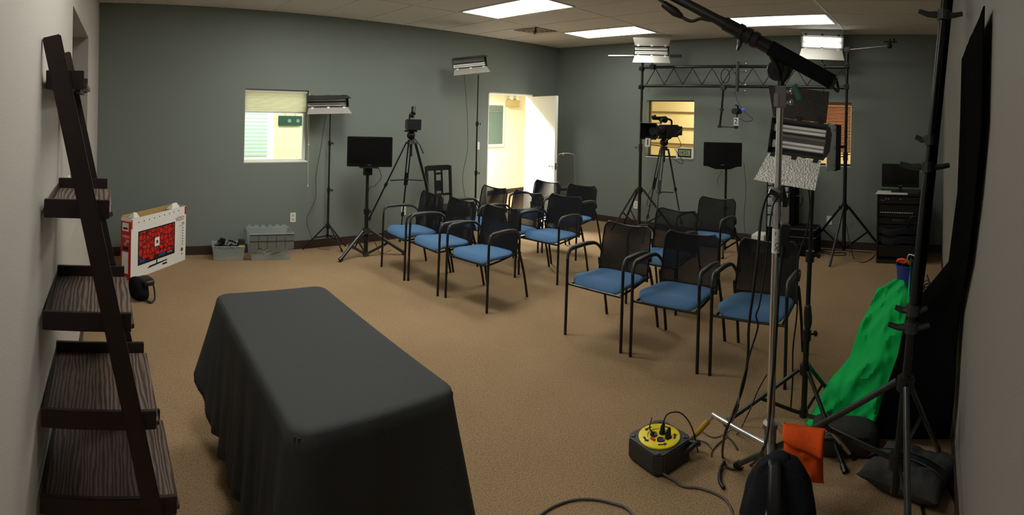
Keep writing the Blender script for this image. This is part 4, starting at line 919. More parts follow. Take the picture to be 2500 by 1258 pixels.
# ------------------------------------------------------------------ equipment rack with monitor
RX, r0, r1, RH = 6.36, .13, .665, .83
t = thing('equipment_rack', 'black rack cabinet full of wired equipment in the dark corner', 'rack', (6.6, .4, 0))
b = MB()
for a, c in (((RX, r0, 0), (6.86, r0+.018, RH)), ((RX, r1-.018, 0), (6.86, r1, RH)), ((RX, r0+.018, 0), (6.86, r1-.018, .05)), ((RX, r0+.018, RH-.018), (6.86, r1-.018, RH)), ((6.85, r0+.018, .05), (6.86, r1-.018, RH-.018))): b.box(a, c)
b.build('cabinet', M_black, t, bevel=.002)
for i, (z0, z1) in enumerate(((.715, .80), (.60, .70), (.555, .595), (.47, .545), (.36, .46), (.25, .33), (.08, .22))):
    u = MB().box((RX+.012+.01*(i % 2), r0+.022, z0), (6.75, r1-.022, z1)).build('rack_unit', M_blackp, t, bevel=.003)
    if i == 0:
        q = MB()
        for k in range(9): q.cyl((RX+.012, r1-.14-.035*k, .735), (RX-.002, r1-.14-.035*k, .735), .007, None, 8)
        q.build('red_knobs', mat('dull red knob', (120, 24, 20), .5), u); q = MB()
        for k in (.09, .12, .26): q.cyl((RX+.012, r1-k-.02, .775), (RX-.01, r1-k-.02, .775), .010, None, 10)
        q.build('round_sockets', M_steel, u); MB().box((RX+.009, r1-.09, .752), (RX+.012, r1-.045, .758)).build('name_strip', M_alu, u)
    if i in (1, 2):
        q = MB(); z = z0+.004 if i == 1 else z1-.012
        for k in range(14): q.box((RX+.016, r1-.055-.029*k, z), (RX+.021, r1-.035-.029*k, z+.008))
        q.build('labelled_ports', M_card, u)
    if i == 3:
        q = MB()
        for k in range(5): q.at(frame((RX+.005, r1-.20-.028*k, .52), 0, 0, PI/2)).tube([(.011*math.cos(a*PI/5), .011*math.sin(a*PI/5), 0) for a in range(10)], .0025, 6, closed=True)
        q.build('plug_rings', M_steel, u)
    if i in (4, 5):
        q = MB()
        for k in range(4): q.tube([(RX, r1-.06, z0+.02*k), (RX-.03, r1-.18, z0-.01+.018*k), (RX-.02, r1-.32, z0+.02*k+.01), (RX, r1-.46, z0+.015*k)], .005, 6, smooth=4)
        q.build('front_cables', mat('dark blue cable', (22, 26, 44), .5), u)
hp_ = MB().tube([(RX-.03, .28, .50), (RX-.04, .26, .56), (RX-.04, .19, .58), (RX-.03, .16, .52), (RX-.03, .17, .44)], .009, 8, smooth=4)
hd = hp_.build('headphones', M_blackp, smooth=True, origin=(RX-.03, .22, .5)); tag(hd, 'dark headphones hanging on the front of the black rack cabinet', 'headphones'); WM[hd.name] = Matrix.Translation((RX-.03, .22, .5)); MB().ball((RX-.03, .29, .475), .03, 10, 8, (.6, 1, 1)).ball((RX-.03, .165, .43), .03, 10, 8, (.6, 1, 1)).build('ear_cushions', M_blackc, hd)
tag(MB().box((RX-.015, .30, RH), (6.66, r1+.02, RH+.004)).build('paper_sheet', M_card, origin=(6.5, .48, RH)), 'white paper sheet lying on top of the black rack', 'paper')
mt_, T = tv('monitor', 'black computer monitor standing on top of the black rack', .46, .285, (6.56, .40, .895), -PI/2)
MB().at(T).box((-.02, .0, -.05), (.02, .04, .02)).build('neck', M_blackp, mt_); MB().at(T).box((-.11, -.07, -.061), (.11, .09, -.05)).build('foot', M_blackp, mt_, bevel=.004)
tag(MB().box((RX+.0, .16, RH+.005), (6.50, .30, RH+.035)).build('control_box', M_poleg, bevel=.004, origin=(6.43, .23, RH)), 'small grey control box beside the monitor on the rack', 'device')

# ------------------------------------------------------------------ drawer tower, black bag, cases, white box
XD = 6.52; ya, yb, zt_ = EW(1873, 470, XD).y, EW(1927, 470, XD).y, EW(1898, 396, XD).z
t = thing('drawer_tower', 'tall tower of translucent plastic drawers in a black frame behind the chrome stand', 'drawer tower', (XD+.18, (ya+yb)/2, 0))
b = MB()
for y in (ya, yb): b.box((XD, y-.008, 0), (XD+.36, y+.008, zt_))
b.box((XD, yb, zt_-.012), (XD+.36, ya, zt_)); b.box((XD+.35, yb, 0), (XD+.36, ya, zt_)); b.build('frame', M_black, t)
zz = zt_-.02
for k, h in enumerate((.072, .072, .072, .072, .072, .072, .115, .115, .16)):
    z0 = zz-h; o = MB().box((XD-.012, yb+.012, z0+.008), (XD+.33, ya-.012, zz-.006)).build('drawer', mat('frosted drawer plastic', (150, 166, 162), .35, var=.25, vscale=9), t, bevel=.006)
    MB().box((XD-.022, (ya+yb)/2-.06, z0+h*.45), (XD-.010, (ya+yb)/2+.06, z0+h*.8)).build('drawer_pull', mat('clear drawer pull', (186, 200, 196), .3), o, bevel=.004)
    if k % 2: MB().box((XD-.0135, yb+.05, z0+.016), (XD-.0115, ya-.07, z0+h*.4)).build('dark_contents', M_poleg, o)
    zz = z0
    if zz < .1: break
p = EW(1937, 430, XD+.1); t = thing('rolling_bag', 'tall black padded bag standing beside the plastic drawer tower', 'bag', (XD+.16, p.y, 0))
hz = EW(1937, 432, XD+.1).z
blob(MB().at(frame((XD+.17, p.y+.01, hz/2))), .13, .055, hz/2, .4, .01).build('body', M_blackc, t, smooth=True)
MB().tube([(XD+.1, p.y-.04, .72), (XD+.08, p.y-.13, .72), (XD+.08, p.y-.12, .62), (XD+.1, p.y-.04, .55)], .008, 8, smooth=4).build('side_handle', M_blackp, t)
def case(c, sx, sy, sz, lab):
    t = thing('equipment_case', lab, 'case', c); MB().box((c[0]-sx, c[1]-sy, 0), (c[0]+sx, c[1]+sy, sz)).build('shell', M_blackc, t, bevel=.008)
    q = MB()
    for z in (sz-.005, sz*.7): q.box((c[0]-sx-.003, c[1]-sy-.003, z-.006), (c[0]+sx+.003, c[1]+sy+.003, z+.003))
    q.build('metal_trim', M_steel, t); MB().box((c[0]-sx-.012, c[1]-.05, sz*.4), (c[0]-sx-.002, c[1]+.05, sz*.5)).build('handle', M_blackp, t, bevel=.003)
pc = EW(1955, 560, 6.5); case((6.62, pc.y-.03, 0), .18, .17, .34, 'black flat topped case with metal trim on the floor right of the drawer tower')
pw = EW(1851, 563, 6.45); o = MB().box((6.43, pw.y-.085, 0), (6.66, pw.y+.085, .22)).build('electronics_box', M_white, bevel=.006, origin=(6.54, pw.y, 0)); tag(o, 'white metal electronics box on the floor left of the drawer tower', 'box'); WM[o.name] = Matrix.Translation((6.54, pw.y, 0))
q = MB()
for k in range(3): q.cyl((6.431, pw.y+.05-.025*k, .16), (6.424, pw.y+.05-.025*k, .16), .006)
q.build('ports', M_ink, o)

# ------------------------------------------------------------------ blue bucket of cables
bc = V((5.30, .225, 0)); t = thing('bucket', 'blue plastic bucket overflowing with cables near the rack', 'bucket', bc)
MB().at(frame(bc)).lathe([(.10, 0), (.125, .27), (.133, .275), (.133, .29), (.122, .29), (.097, .012)], 28).build('tub', M_blue, t, smooth=True)
rnd = random.Random(5); tp_ = frame(bc)
for k in range(6):
    cx, cy = rnd.uniform(-.04, .04), rnd.uniform(-.04, .03); pts = [bc+V((cx+.06*math.cos(j*1.25+k), cy+.06*math.sin(j*1.25+k), .16+.016*j+.02*math.sin(k+j))) for j in range(11)]
    cable('tangled_cable', pts, 'black cable tangled in the blue bucket', 'cable', M_cable, .007, None, 'cables in the blue bucket', 4)
o = MB().at(frame(bc+V((-.06, .05, .315)), 1.2, .3)).tube([(-.07, 0, 0), (0, .03, .03), (.07, 0, .01), (0, -.03, 0)], .013, 8, closed=True, smooth=3).build('spring_clamp', M_orangep, origin=bc+V((-.06, .05, .315))); tag(o, 'bright orange clamp on top of the cables in the blue bucket', 'clamp')
pts = [bc+V((.05, .02, .30)), bc+V((0, -.0, .38)), bc+V((-.05, -.08, .37)), bc+V((-.03, -.14, .30))]; cable('white_cable', pts, 'white cable looping over the blue bucket rim', 'cable', M_card, .006)
for k in range(7):
    c0 = V((4.85+rnd.uniform(-.2, .2), .02+rnd.uniform(-.05, .06), .03)); pts = [c0+V((.10*math.cos(j*.9+k), .055*math.sin(j*.9+k), .02+.035*j*(.5+.5*rnd.random()))) for j in range(9)]
    cable('tangled_cable', pts, 'black cable in the heap on the floor behind the green cloth', 'cable', M_cable if k % 3 else M_cableg, .006, None, 'cables heaped by the south wall', 5)
# ------------------------------------------------------------------ near studio light
g0 = G(1962, 1012, .05); c = V((g0.x, g0.y, 0)); t = thing('studio_light', 'near black light stand with a two tube silver lamp and hammered barn door', 'studio light', c)
hp = P(1946, 338, 3.0); tp_ = P(1985, 436, 3.03)
f1, f2, f3 = G(1768, 1040), G(2063, 1158), G(2037, 978)
hubz = .30
tripod(t, c, hubz, [f1, f2, f3], 1.4, .017, .012, low=.05, top=tp_, sections=3)
T = head(t, hp, face_to(hp, (-1.1, 1.1)), -.06, .10, w=.34, h=.205, d=.13, top=1.1, bot=-.95, L=.19, n=2, mt=M_hammerd, mb=M_hammer, taper=.5)
MB().cyl(tp_, hp+V((.12, .0, -.1)), .012).build('spigot', M_blackp, t)
blob(MB().at(frame(V((c.x, c.y, 0)).lerp(V((tp_.x, tp_.y, 0)), .5)+V((0, 0, P(1973, 770, 3.03).z)))), .022, .024, .07, .7, .02, 20).build('tape_bundle', M_black, t, smooth=True)
cable('power_cord', [hp+V((.1, 0, -.12)), P(1976, 480, 3.0), P(1970, 560, 2.98), P(1948, 640, 3.0), P(1946, 760, 3.0), P(1936, 850, 3.0), P(1935, 930, 3.0), G(1930, 1005, .02)], '', parent=t, r=.005)
MB().at(frame(P(1978, 925, 3.0), .5)).cb((0, 0, 0), (.02, .004, .03)).build('pale_tag', M_card, t)

# ------------------------------------------------------------------ chrome grip stand with boom
hz = .27; hc = G(1880, 1068, hz); c = V((hc.x, hc.y, 0)); t = thing('grip_stand', 'tall chrome grip stand in the foreground with a white POINT label', 'light stand', c)
top = P(1905, 250, math.hypot(hc.x, hc.y)); gp = P(1905, 196, math.hypot(hc.x, hc.y)); ax = (top-hc).normalized()
def up(z): return hc+ax*((z-hc.z)/ax.z)
z1 = P(1893, 470, 2.37).z; zl0, zl1 = P(1896, 562, 2.37).z, P(1896, 622, 2.37).z
MB().cyl(up(.05), up(z1), .0185, None, 20).build('lower_column', M_chrome, t, smooth=True); MB().cyl(up(z1), up(top.z), .0155, None, 20).build('upper_column', M_chrome, t, smooth=True)
q = MB().cyl(up(z1-.045), up(z1+.02), .027, None, 18); q.cyl(up(z1), up(z1)+V((-.03, -.03, 0)), .006); q.build('column_collar', M_steel, t, bevel=.003)
MB().bar(up(z1-.01)+V((-.06, .02, .02)), up(z1-.01)+V((.03, -.05, -.04)), .008, .022).build('collar_handle', M_steel, t, bevel=.002)
q = MB().cyl(up(.20), up(.33), .028, None, 18); q.cyl(up(.315), up(.335), .034, None, 18); q.build('leg_hub', M_steel, t, smooth=True)
MB().bar(up(.36), up(.33)+V((.01, -.06, -.03)), .01, .03).build('hub_handle', M_chrome, t, bevel=.003)
for i, (el, ft, hh) in enumerate(((G(1742, 1014, .21), G(1676, 1088, .012), .23), (G(2030, 1052, .20), G(2083, 1118, .012), .20), (P(1877, 1262, 1.70), V((1.62, .44, 0)), .25))):
    ft.z = .014; s = up(hh); lg = MB().tube([s, s.lerp(el, .9), el, el.lerp(ft, .12), ft], .0125, 12, smooth=4).build('leg', M_chrome, t, smooth=True)
    MB().cyl(el.lerp(ft, .82), ft, .0155, None, 10).build('rubber_foot', M_blackp, lg)
    if i == 0: MB().cyl(el.lerp(ft, .18), el.lerp(ft, .6), .0138, None, 12).build('yellow_tape', M_ygaff, lg)
MB().cyl(up(zl1), up(zl0), .0192, None, 24).build('white_label', M_card, t, smooth=True)
def wrap(body, size, zmid, r, rz, m, name):
    F = Matrix.Translation(up(zmid)) @ Matrix.Rotation(rz, 4, 'Z')
    o = text(body, size, Matrix.Identity(4), m, None, name, align='CENTER'); inv = WM[t.name].inverted()
    for v in o.data.vertices:
        x, y = v.co.x, v.co.y; a = -y/r        # reads upwards along the tube
        v.co = inv @ (F @ V((math.sin(a)*(r+.0006), -math.cos(a)*(r+.0006), x)))
    o.parent = t; WM[o.name] = WM[t.name]; return o
rz0 = face_to(hc)
wrap('POINT', .030, (zl0+zl1)/2, .0192, rz0+.35, M_ink, 'label_lettering')
MB().at(frame(up((zl0+zl1)/2)+V((.0, 0, 0)), rz0)).box((.021, -.03, -.075), (.062, .03, .075)).build('battery_box', M_blackp, t, bevel=.006)
MB().at(frame(up(zl0+.05), rz0)).box((.02, -.025, -.02), (.055, .02, .05)).build('battery_clip', M_alu, t, bevel=.004); MB().at(frame(up(zl0+.14), rz0)).tube([(.03, 0, -.08), (.035, 0, -.02), (.02, .01, .05)], .012, 8, smooth=3).build('battery_plug', M_blackp, t)
# grip head
F = frame(up(P(1906, 238, 2.35).z), rz0)
MB().at(F).box((-.024, -.022, -.045), (.026, .022, .055)).build('grip_block', M_steel, t, bevel=.004); MB().at(F).box((-.03, -.034, -.04), (-.008, -.022, .02)).build('grip_sleeve', M_alu, t, bevel=.003)
q = MB().at(F)
for z in (.03, -.02): q.cyl((.026, 0, z), (.055, 0, z), .008); q.ball((.048, 0, z), .013, 10, 8)
q.build('grip_knobs', M_chrome, t, smooth=True)
MB().at(F).bar((.06, 0, .06), (.09, -.02, -.01), .012, .03).build('green_lever', mat('dark green plastic', (22, 84, 56), .4), t, bevel=.004)
q = MB().at(F); q.cyl((.0, 0, .055), (.002, 0, .09), .017); q.build('spigot', M_blackp, t)
# boom pole
D = math.hypot(hc.x, hc.y)
b0, b1 = P(1612, -24, D+.02), P(2032, 200, D-.02); bx = (b1-b0).normalized(); L = (b1-b0).length
bt = thing('boom_microphone', 'long black boom pole slanting across the ceiling from the chrome stand', 'boom pole', b0.lerp(b1, .6))
MB().tube([b0-bx*.5, b0, b0+bx*.30, b0.lerp(b1, .40)], [.018, .021, .023, .027], 16).build('front_tube', M_black, bt, smooth=True)
MB().cyl(b0.lerp(b1, .38), b0.lerp(b1, .66), .031, None, 18).build('middle_tube', M_blackp, bt, smooth=True); MB().cyl(b0.lerp(b1, .64), b1, .0345, None, 18).build('foam_grip', M_blackc, bt, smooth=True)
for k in (.47, .515, .555):
    q = MB().cyl(b0.lerp(b1, k)-bx*.012, b0.lerp(b1, k)+bx*.012, .037, None, 18).build('locking_ring', M_black, bt, smooth=True)
MB().tube([b0.lerp(b1, .47)+V((0, 0, -.03)), b0.lerp(b1, .465)+V((0, 0, -.065)), b0.lerp(b1, .455)+V((0, 0, -.09))], [.014, .01, .006], 8).build('lock_lever', M_poleg, bt)
MB().tube([b0.lerp(b1, .02)+V((0, 0, -.055)), b0.lerp(b1, .09)+V((0, 0, -.065)), b0.lerp(b1, .13)+V((0, 0, -.07))], [.017, .022, .012], 10).build('cable_connector', M_blackp, bt, smooth=True)
MB().tube([b0+V((0, 0, -.02))-bx*.3, b0.lerp(b1, .0)+V((0, 0, -.045)), b0.lerp(b1, .10)+V((0, 0, -.068)), b0.lerp(b1, .18)+V((0, 0, -.07)), b0.lerp(b1, .24)+V((0, 0, -.035)), b0.lerp(b1, .30)+V((0, 0, -.02))], .0075, 8, smooth=5).build('microphone_cable', M_cable, bt, smooth=True)
k0 = P(1908, 140, D); kk = b0+bx*((k0-b0).dot(bx)); gt = up(gp.z)
q = MB(); q.tube([gt+V((0, 0, -.01)), gt.lerp(kk, .3)+V((.015, -.02, 0)), kk+bx*.03+V((0, 0, -.02))], [.014, .022, .034], 10, smooth=3); q.tube([gt+V((0, 0, -.01)), gt.lerp(kk, .4)+V((-.01, .015, 0)), kk-bx*.07+V((0, 0, -.02))], [.014, .014, .010], 10, smooth=3); q.build('holder_fork', M_blackp, bt, smooth=True)
MB().at(frame(gt+V((-.01, .015, .045)), rz0, PI/2)).lathe([(.045, -.012), (.05, 0), (.045, .012)], 22).build('tension_wheel', M_black, bt, smooth=True)
q = MB(); q.cyl(b1, b1+bx*.015, .027); q.build('end_cap', M_poleg, bt); 
MB().tube([b1+V((0, 0, -.02)), b1+bx*.03+V((0, 0, -.03)), b1+bx*.025+V((0, 0, .01)), b1+bx*.012+V((0, 0, .03))], .006, 8, smooth=4).build('end_connector_cable', M_cable, bt)
# cables down the grip stand
cable('hanging_cable', [up(P(1893, 468, D).z)+V((-.02, 0, 0)), P(1872, 480, D-.05), P(1858, 530, D-.08), P(1850, 620, D-.1), P(1838, 720, D-.1), P(1828, 800, D-.1), P(1826, 870, D-.1), P(1815, 940, D-.12), P(1790, 1010, D-.15), P(1770, 1060, D-.15), G(1764, 1112, .02), G(1775, 1140, .01), G(1800, 1146, .01), G(1835, 1135, .012), P(1862, 1100, D-.2), P(1876, 1040, D-.1), P(1884, 950, D-.05), P(1893, 850, D-.04), P(1902, 700, D-.04), P(1912, 600, D-.04)], 'thick black cable looping down from the chrome stand to the floor', 'cable', r=.0062, k=7)
cable('hanging_cable', [up(P(1893, 472, D).z)+V((.0, -.02, 0)), P(1888, 500, D-.06), P(1878, 560, D-.08), P(1870, 640, D-.08), P(1855, 740, D-.1), P(1846, 770, D-.1), P(1850, 800, D-.1), P(1832, 860, D-.12), P(1822, 900, D-.12), P(1806, 960, D-.14), P(1800, 1000, D-.2), G(1782, 1040, .02), G(1772, 1060, .008), G(1790, 1080, .006), G(1800, 1098, .006)], 'thinner black cable hanging beside the thick one, ending in a short curl', 'cable', r=.004, k=7)
cable('velcro_strap', [G(1768, 1128, .02), G(1758, 1150, .012), G(1757, 1175, .012), G(1767, 1192, .012)], 'short black cable strap on the carpet left of the black sandbag', 'cable tie', M_black, .009)
cable('thin_cord', [P(1872, 915, D+.1), P(1850, 955, D+.15), P(1838, 985, D+.2), P(1822, 1020, D+.2), G(1800, 1060, .006), G(1765, 1075, .005), G(1740, 1100, .005), G(1737, 1115, .005)], 'thin black cord trailing from behind the chrome stand to the reel', 'cable', r=.003)
cable('thin_cord', [G(1712, 1052, .01), G(1738, 1068, .004), G(1762, 1064, .006), G(1785, 1050, .01)], 'thin grey cord curving on the carpet right of the yellow reel', 'cable', M_cableg, .0028)
cable('thin_cord', [G(1668, 1075, .01), G(1700, 1075, .005), G(1725, 1082, .005), G(1738, 1098, .005)], 'thin cord ending on the carpet beside the reel corner', 'cable', r=.0026)

# ------------------------------------------------------------------ sandbags
def pillow(b, sx, sy, sz, seed=0., f=14, nz=.012, pw=2.6, nu=36, nv=28):
    for sg in (1, -1):
        def fn(u, v):
            a, c_ = 2*u-1, 2*v-1; k = max(0, (1-abs(a)**pw)*(1-abs(c_)**pw))**.45
            pin = 1-.10*(1-abs(c_)**2)*abs(a)**6; pin2 = 1-.10*(1-abs(a)**2)*abs(c_)**6
            x, y = sx*a*pin, sy*c_*pin2; n = noise.noise(V((x*f+seed, y*f, sg*2.)))*nz*k
            n += .5*nz*noise.noise(V((x*f*2.6, y*f*2.6+seed, sg*5.)))*k
            return (x, y, sg*(sz*k)+n)
        b.grid(fn, nu, nv)
    return b
def sandbag(name, lab, c, rz, rx, sx, sy, sz, m, strap=True, seed=0., parts=()):
    t = thing(name, lab, 'sandbag', (c[0], c[1], 0), 0); F = frame(c, rz, rx)
    blob(MB().at(F), sx, sy, sz, .5, .03, 8., seed, 40, 22).build('pouch', m, t, smooth=True)
    return t, F
o1 = P(1962, 1106, 2.17); rz = face_to(o1)-.2; t = thing('sandbag', 'orange canvas sandbag draped over the chrome stand leg', 'sandbag', (o1.x, o1.y, 0)); F = frame(o1, rz, PI/2-.12)
pillow(MB().at(F), .088, .104, .062, 2.).build('pouch', M_orange, t, smooth=True)
MB().at(frame(o1, rz, -.12)).grid(lambda u, v: ((u-.5)*.172*(1-.1*v)+.01*v, -.02-.055*math.sin(min(1, v*1.3)*PI/2)-.006*math.sin(u*7), .106-.022*v-.05*v*(.4+.9*u)), 14, 6).build('top_flap', M_orange, t, smooth=True, thick=.004)
M_navy = mat('black navy canvas', (30, 31, 36), .9, bump=.3, bscale=70, spec=.15)
o2 = P(1900, 1262, 1.80); t = thing('sandbag', 'black sandbag with small white label hanging on the near chrome leg', 'sandbag', (o2.x, o2.y, 0)); F = frame(o2, face_to(o2))
def tent(u, v):
    z = .20-.40*v; wv = .03+.105*(1-(1-min(1, v*1.25))**2.4)**.5; a = u*2*PI; dp = .03+.085*math.sin(min(1, v*1.05)*PI*.62)
    cx = math.copysign(abs(math.cos(a))**.7, math.cos(a)); cy = math.copysign(abs(math.sin(a))**.7, math.sin(a)); n = .008*noise.noise(V((cx*3, cy*3, z*14)))
    return (wv*cx+n, dp*cy+n, z)
MB().at(F).grid(tent, 40, 22).build('pouch', M_navy, t, smooth=True)
MB().at(F).ball((0, 0, .195), .035, 14, 8, (1.1, .9, .6)).build('gathered_top', M_navy, t, smooth=True)
MB().at(F).grid(lambda u, v: (-.015+(u-.5)*.042, -.04-.085*math.sin(min(1, v*1.2)*PI/2), .215-.16*v), 3, 10).build('carry_strap', M_black, t, smooth=True, thick=.004)
MB().at(F).cb((-.016, -.128, .045), (.034, .003, .036)).build('white_label', M_card, t); MB().at(F @ frame((-.016, -.130, .045), 0, PI/2)).lathe([(.011, 0), (.012, .001), (.008, .002)], 14).build('label_emblem', M_ink, t)
MB().at(F).tube([(-.03, -.115, .066), (-.02, -.125, .070), (-.004, -.118, .068)], .003, 6).build('label_loop', M_card, t)
p = G(2222, 1150, .07); rz = face_to(p)-.45; t = thing('sandbag', 'flat charcoal sandbag lying on the carpet at the foot of the dark wall', 'sandbag', (p.x, p.y, 0)); F = frame(p, rz)
pillow(MB().at(F), .205, .15, .065, 9., 9, .03).build('pouch', M_greyc, t, smooth=True)
def top_(x, y): 
    a, c_ = x/.205, y/.15; return .065*max(0, (1-abs(a)**2.6)*(1-abs(c_)**2.6))**.45
MB().at(F).grid(lambda u, v: ((u-.5)*.39, -.03+(v-.5)*.045+.02*math.sin(u*3), top_((u-.5)*.39, -.03)+.010), 20, 3).build('carry_strap', M_black, t, smooth=True, thick=.004)
p = G(2062, 1062, .075); t = thing('duffel_bag', 'soft dark bag lying under the hem of the green cloth', 'bag', (p.x, p.y, 0))
blob(MB().at(frame(p, face_to(p))), .19, .10, .072, .6, .03, 8, 3.).build('body', mat('dark grey nylon', (34, 35, 35), .7, bump=.2, bscale=60), t, smooth=True); MB().at(frame(p, face_to(p))).tube([(-.12, -.09, .03), (-.05, -.115, .05), (.05, -.115, .05), (.12, -.09, .03)], .007, 8, smooth=4).build('handle', M_black, t)

# ------------------------------------------------------------------ extension reel
g = [G(1545, 1117), G(1612, 1166), G(1672, 1118)]; ctr = g[0].lerp(g[2], .5); ctr = V((ctr.x, ctr.y, 0)); rz = math.atan2(g[1].y-g[0].y, g[1].x-g[0].x); S = .112; Hh = .105
t = thing('cable_reel', 'square black extension cord reel with a yellow round face', 'cable reel', ctr, 0); F = frame(ctr, rz)
b = MB().at(F)
o = []
for k in range(4):
    a = PI/4+k*PI/2
    for da in (-.16, .16): o.append((S*1.36*math.cos(a+da), S*1.36*math.sin(a+da)))
b.prism(o, .012, Hh); bd = b.build('reel_case', mat('dark grey green plastic', (40, 48, 48), .4), t, bevel=.006)
for k in range(4):
    a = PI/4+k*PI/2; p = (S*1.16*math.cos(a), S*1.16*math.sin(a))
    MB().at(F @ frame((p[0], p[1], 0))).lathe([(.016, 0), (.018, .015), (.018, .02)], 12).build('rubber_foot', M_blackp, t); MB().at(F @ frame((p[0], p[1], Hh))).lathe([(.012, 0), (.012, .003), (.007, .004)], 14).build('corner_screw', M_poleg, t)
MB().at(F @ frame((0, 0, Hh))).lathe([(.104, 0), (.104, .006), (.098, .009), (.06, .009), (.056, .004)], 48).build('yellow_face', M_yellow, t, smooth=True)
q = MB().at(F @ frame((0, 0, Hh)))
for k in range(5):
    a = k*2*PI/5+.4; pts = [(r*math.cos(a+x), r*math.sin(a+x), .0094) for r, x in ((.084, 0), (.084, .12), (.084, .25), (.084, .38), (.093, .38), (.078, .60), (.064, .38), (.073, .38), (.073, .25), (.073, .12), (.073, 0))]
    q.add(pts, [tuple(range(11))])
q.build('black_arrows', M_ink, t)
for x, y in ((-.025, -.015), (.03, -.02), (-.005, .028), (.042, .022)):
    MB().at(F @ frame((x, y, Hh+.004))).lathe([(.019, 0), (.019, .007), (.012, .005)], 18).build('socket', M_blackp, t)
MB().at(F).cb((.0, -.045, Hh+.008), (.026, .012, .006)).build('red_switch', M_red, t)
pl = MB().at(F)
for x, y in ((-.005, .028), (.042, .022)): pl.tube([(x, y, Hh+.01), (x, y, Hh+.035), (x+.003, y+.004, Hh+.055)], [.014, .012, .006], 10)
pl.build('plugs', M_blackp, t)
cable('plug_lead', [F @ V((-.005, .03, Hh+.055)), F @ V((.01, .05, Hh+.10)), F @ V((.05, .10, Hh+.10)), F @ V((.09, .14, Hh+.03)), F @ V((.12, .16, .01))], '', parent=t, r=.0035)
cable('plug_lead', [F @ V((-.025, -.015, Hh+.01)), F @ V((-.05, -.02, Hh+.03)), F @ V((-.08, .02, Hh+.045)), F @ V((-.11, .05, Hh+.03))], '', parent=t, r=.0035)
MB().at(F).tube([(.12, .05, .05), (.15, .10, .09), (.14, .14, .07), (.09, .13, .06)], .012, 8, smooth=4).build('crank_handle', M_black, t)
pts = [F @ V((.02, -.115, .04)), G(1640, 1170, .012), G(1668, 1188, .006), G(1705, 1192, .006), G(1745, 1205, .006), G(1775, 1225, .006), G(1790, 1262, .006), G(1800, 1330, .006), G(1750, 1420, .006), G(1600, 1400, .006), G(1545, 1258, .006), G(1490, 1228, .006), G(1430, 1219, .006), G(1375, 1228, .006), G(1320, 1258, .006), G(1250, 1330, .006)]
cable('extension_cord', pts, 'grey brown extension cord snaking from the reel across the carpet', 'cable', mat('taupe rubber cable', (82, 74, 70), .5), .0055, k=8)
# floor cables by the east wall
cable('floor_cable', [G(1997, 611, .005), G(2030, 617, .005), G(2060, 617, .005), G(2064, 622, .005), G(2040, 624, .005), G(2010, 617, .005), G(2000, 613, .005), G(2025, 609, .005), G(2128, 617, .005)], 'flat loop of black cable on the carpet between the truss tripod and the rack', 'cable', r=.005)
cable('floor_cable', [V((XT-.03, yr+.02, .6)), V((XT-.02, yr-.04, .35)), P(2077, 600, 6.3), G(2085, 632, .005), G(2105, 641, .005), G(2125, 634, .005), G(2136, 622, .005)], 'black cable hanging inside the right truss tripod and curling on the carpet', 'cable', r=.005)
cable('floor_cable', [G(1641, 589, .005), G(1600, 588, .005), G(1590, 592, .005)], 'black cable on the carpet behind the near front row of chairs', 'cable', r=.006) if False else None

# ------------------------------------------------------------------ backdrop stand, green and black cloth
D2_ = 2.05; hb = P(2211, 935, D2_); tb_ = P(2308, -20, D2_+.12); c = V((hb.x-.004, hb.y+.003, 0)); ax2 = (tb_-hb).normalized()
t = thing('backdrop_stand', 'tall black backdrop stand leaning at the right beside the green cloth', 'backdrop stand', c)
def ub(z): return hb+ax2*((z-hb.z)/ax2.z)
MB().cyl(ub(.30), ub(1.45), .0165, None, 16).build('lower_pole', M_pole, t, smooth=True); MB().cyl(ub(1.42), ub(2.62), .014, None, 16).build('upper_pole', M_pole, t, smooth=True)
for z in (hb.z, .42): MB().cyl(ub(z-.03), ub(z+.025), .034, None, 16).build('leg_collar', M_blackp, t, bevel=.004)
fl = G(1880, 1110); fl = V((fl.x+.18, fl.y-.14, .015)); dirL = (G(2013, 1033, .30)-hb); 
ends = [G(2000, 1040, .36), None, None]
e1 = hb+(P(2012, 1034, 2.25)-hb)*1.12; e1 = V((e1.x, e1.y, max(.02, e1.z))); 
for k in (e1, ub(0)+V((-.50, -.115, .02)), V((2.75, -.05, .02))):
    s = ub(hb.z)+V((k.x-hb.x, k.y-hb.y, 0)).normalized()*.035
    if k is not e1: lg = MB().cyl(s, k, .0125, None, 12).build('leg', M_poleg, t, smooth=True); MB().cyl(s.lerp(k, .96), k, .016, None, 10).build('rubber_foot', M_blackp, lg)
    else:
        # the left leg runs down to the carpet along the same slope
        sl = (s-e1); tt_ = (s.z-.02)/(s.z-e1.z) if s.z > e1.z else 1.5; fe = s+(e1-s)*min(tt_, 2.3); lg = MB().cyl(s, fe, .0125, None, 12).build('leg', M_poleg, t, smooth=True); MB().cyl(s.lerp(fe, .97), fe, .016, None, 10).build('rubber_foot', M_blackp, lg)
        k = fe
    MB().bar(ub(.42), s.lerp(k, .42), .008, .02).build('brace', M_pole, t)
for py, lab, ln in ((22, 'a', .10), (343, 'c', .06), (411, 'b', .11), (762, 'b', .07), (803, 'b', .09)):
    q = MB(); a = ub(P(2300-(py*.1), py, D2_).z); fwd = V((.1, -1, 0)).normalized()
    q.tube([a-fwd*.02, a-fwd*(ln*.6), a-fwd*ln+V((0, 0, .012))], [.016, .012, .010], 8)
    if lab != 'c': q.tube([a+fwd*.02, a+fwd*ln*.45+V((0, 0, .0)), a+fwd*ln*.8+V((0, 0, .008))], [.016, .012, .010], 8)
    q.cyl(a-V((0, 0, .02)), a+V((0, 0, .02)), .028)
    q.build('clamp', M_poleg, t, bevel=.001)
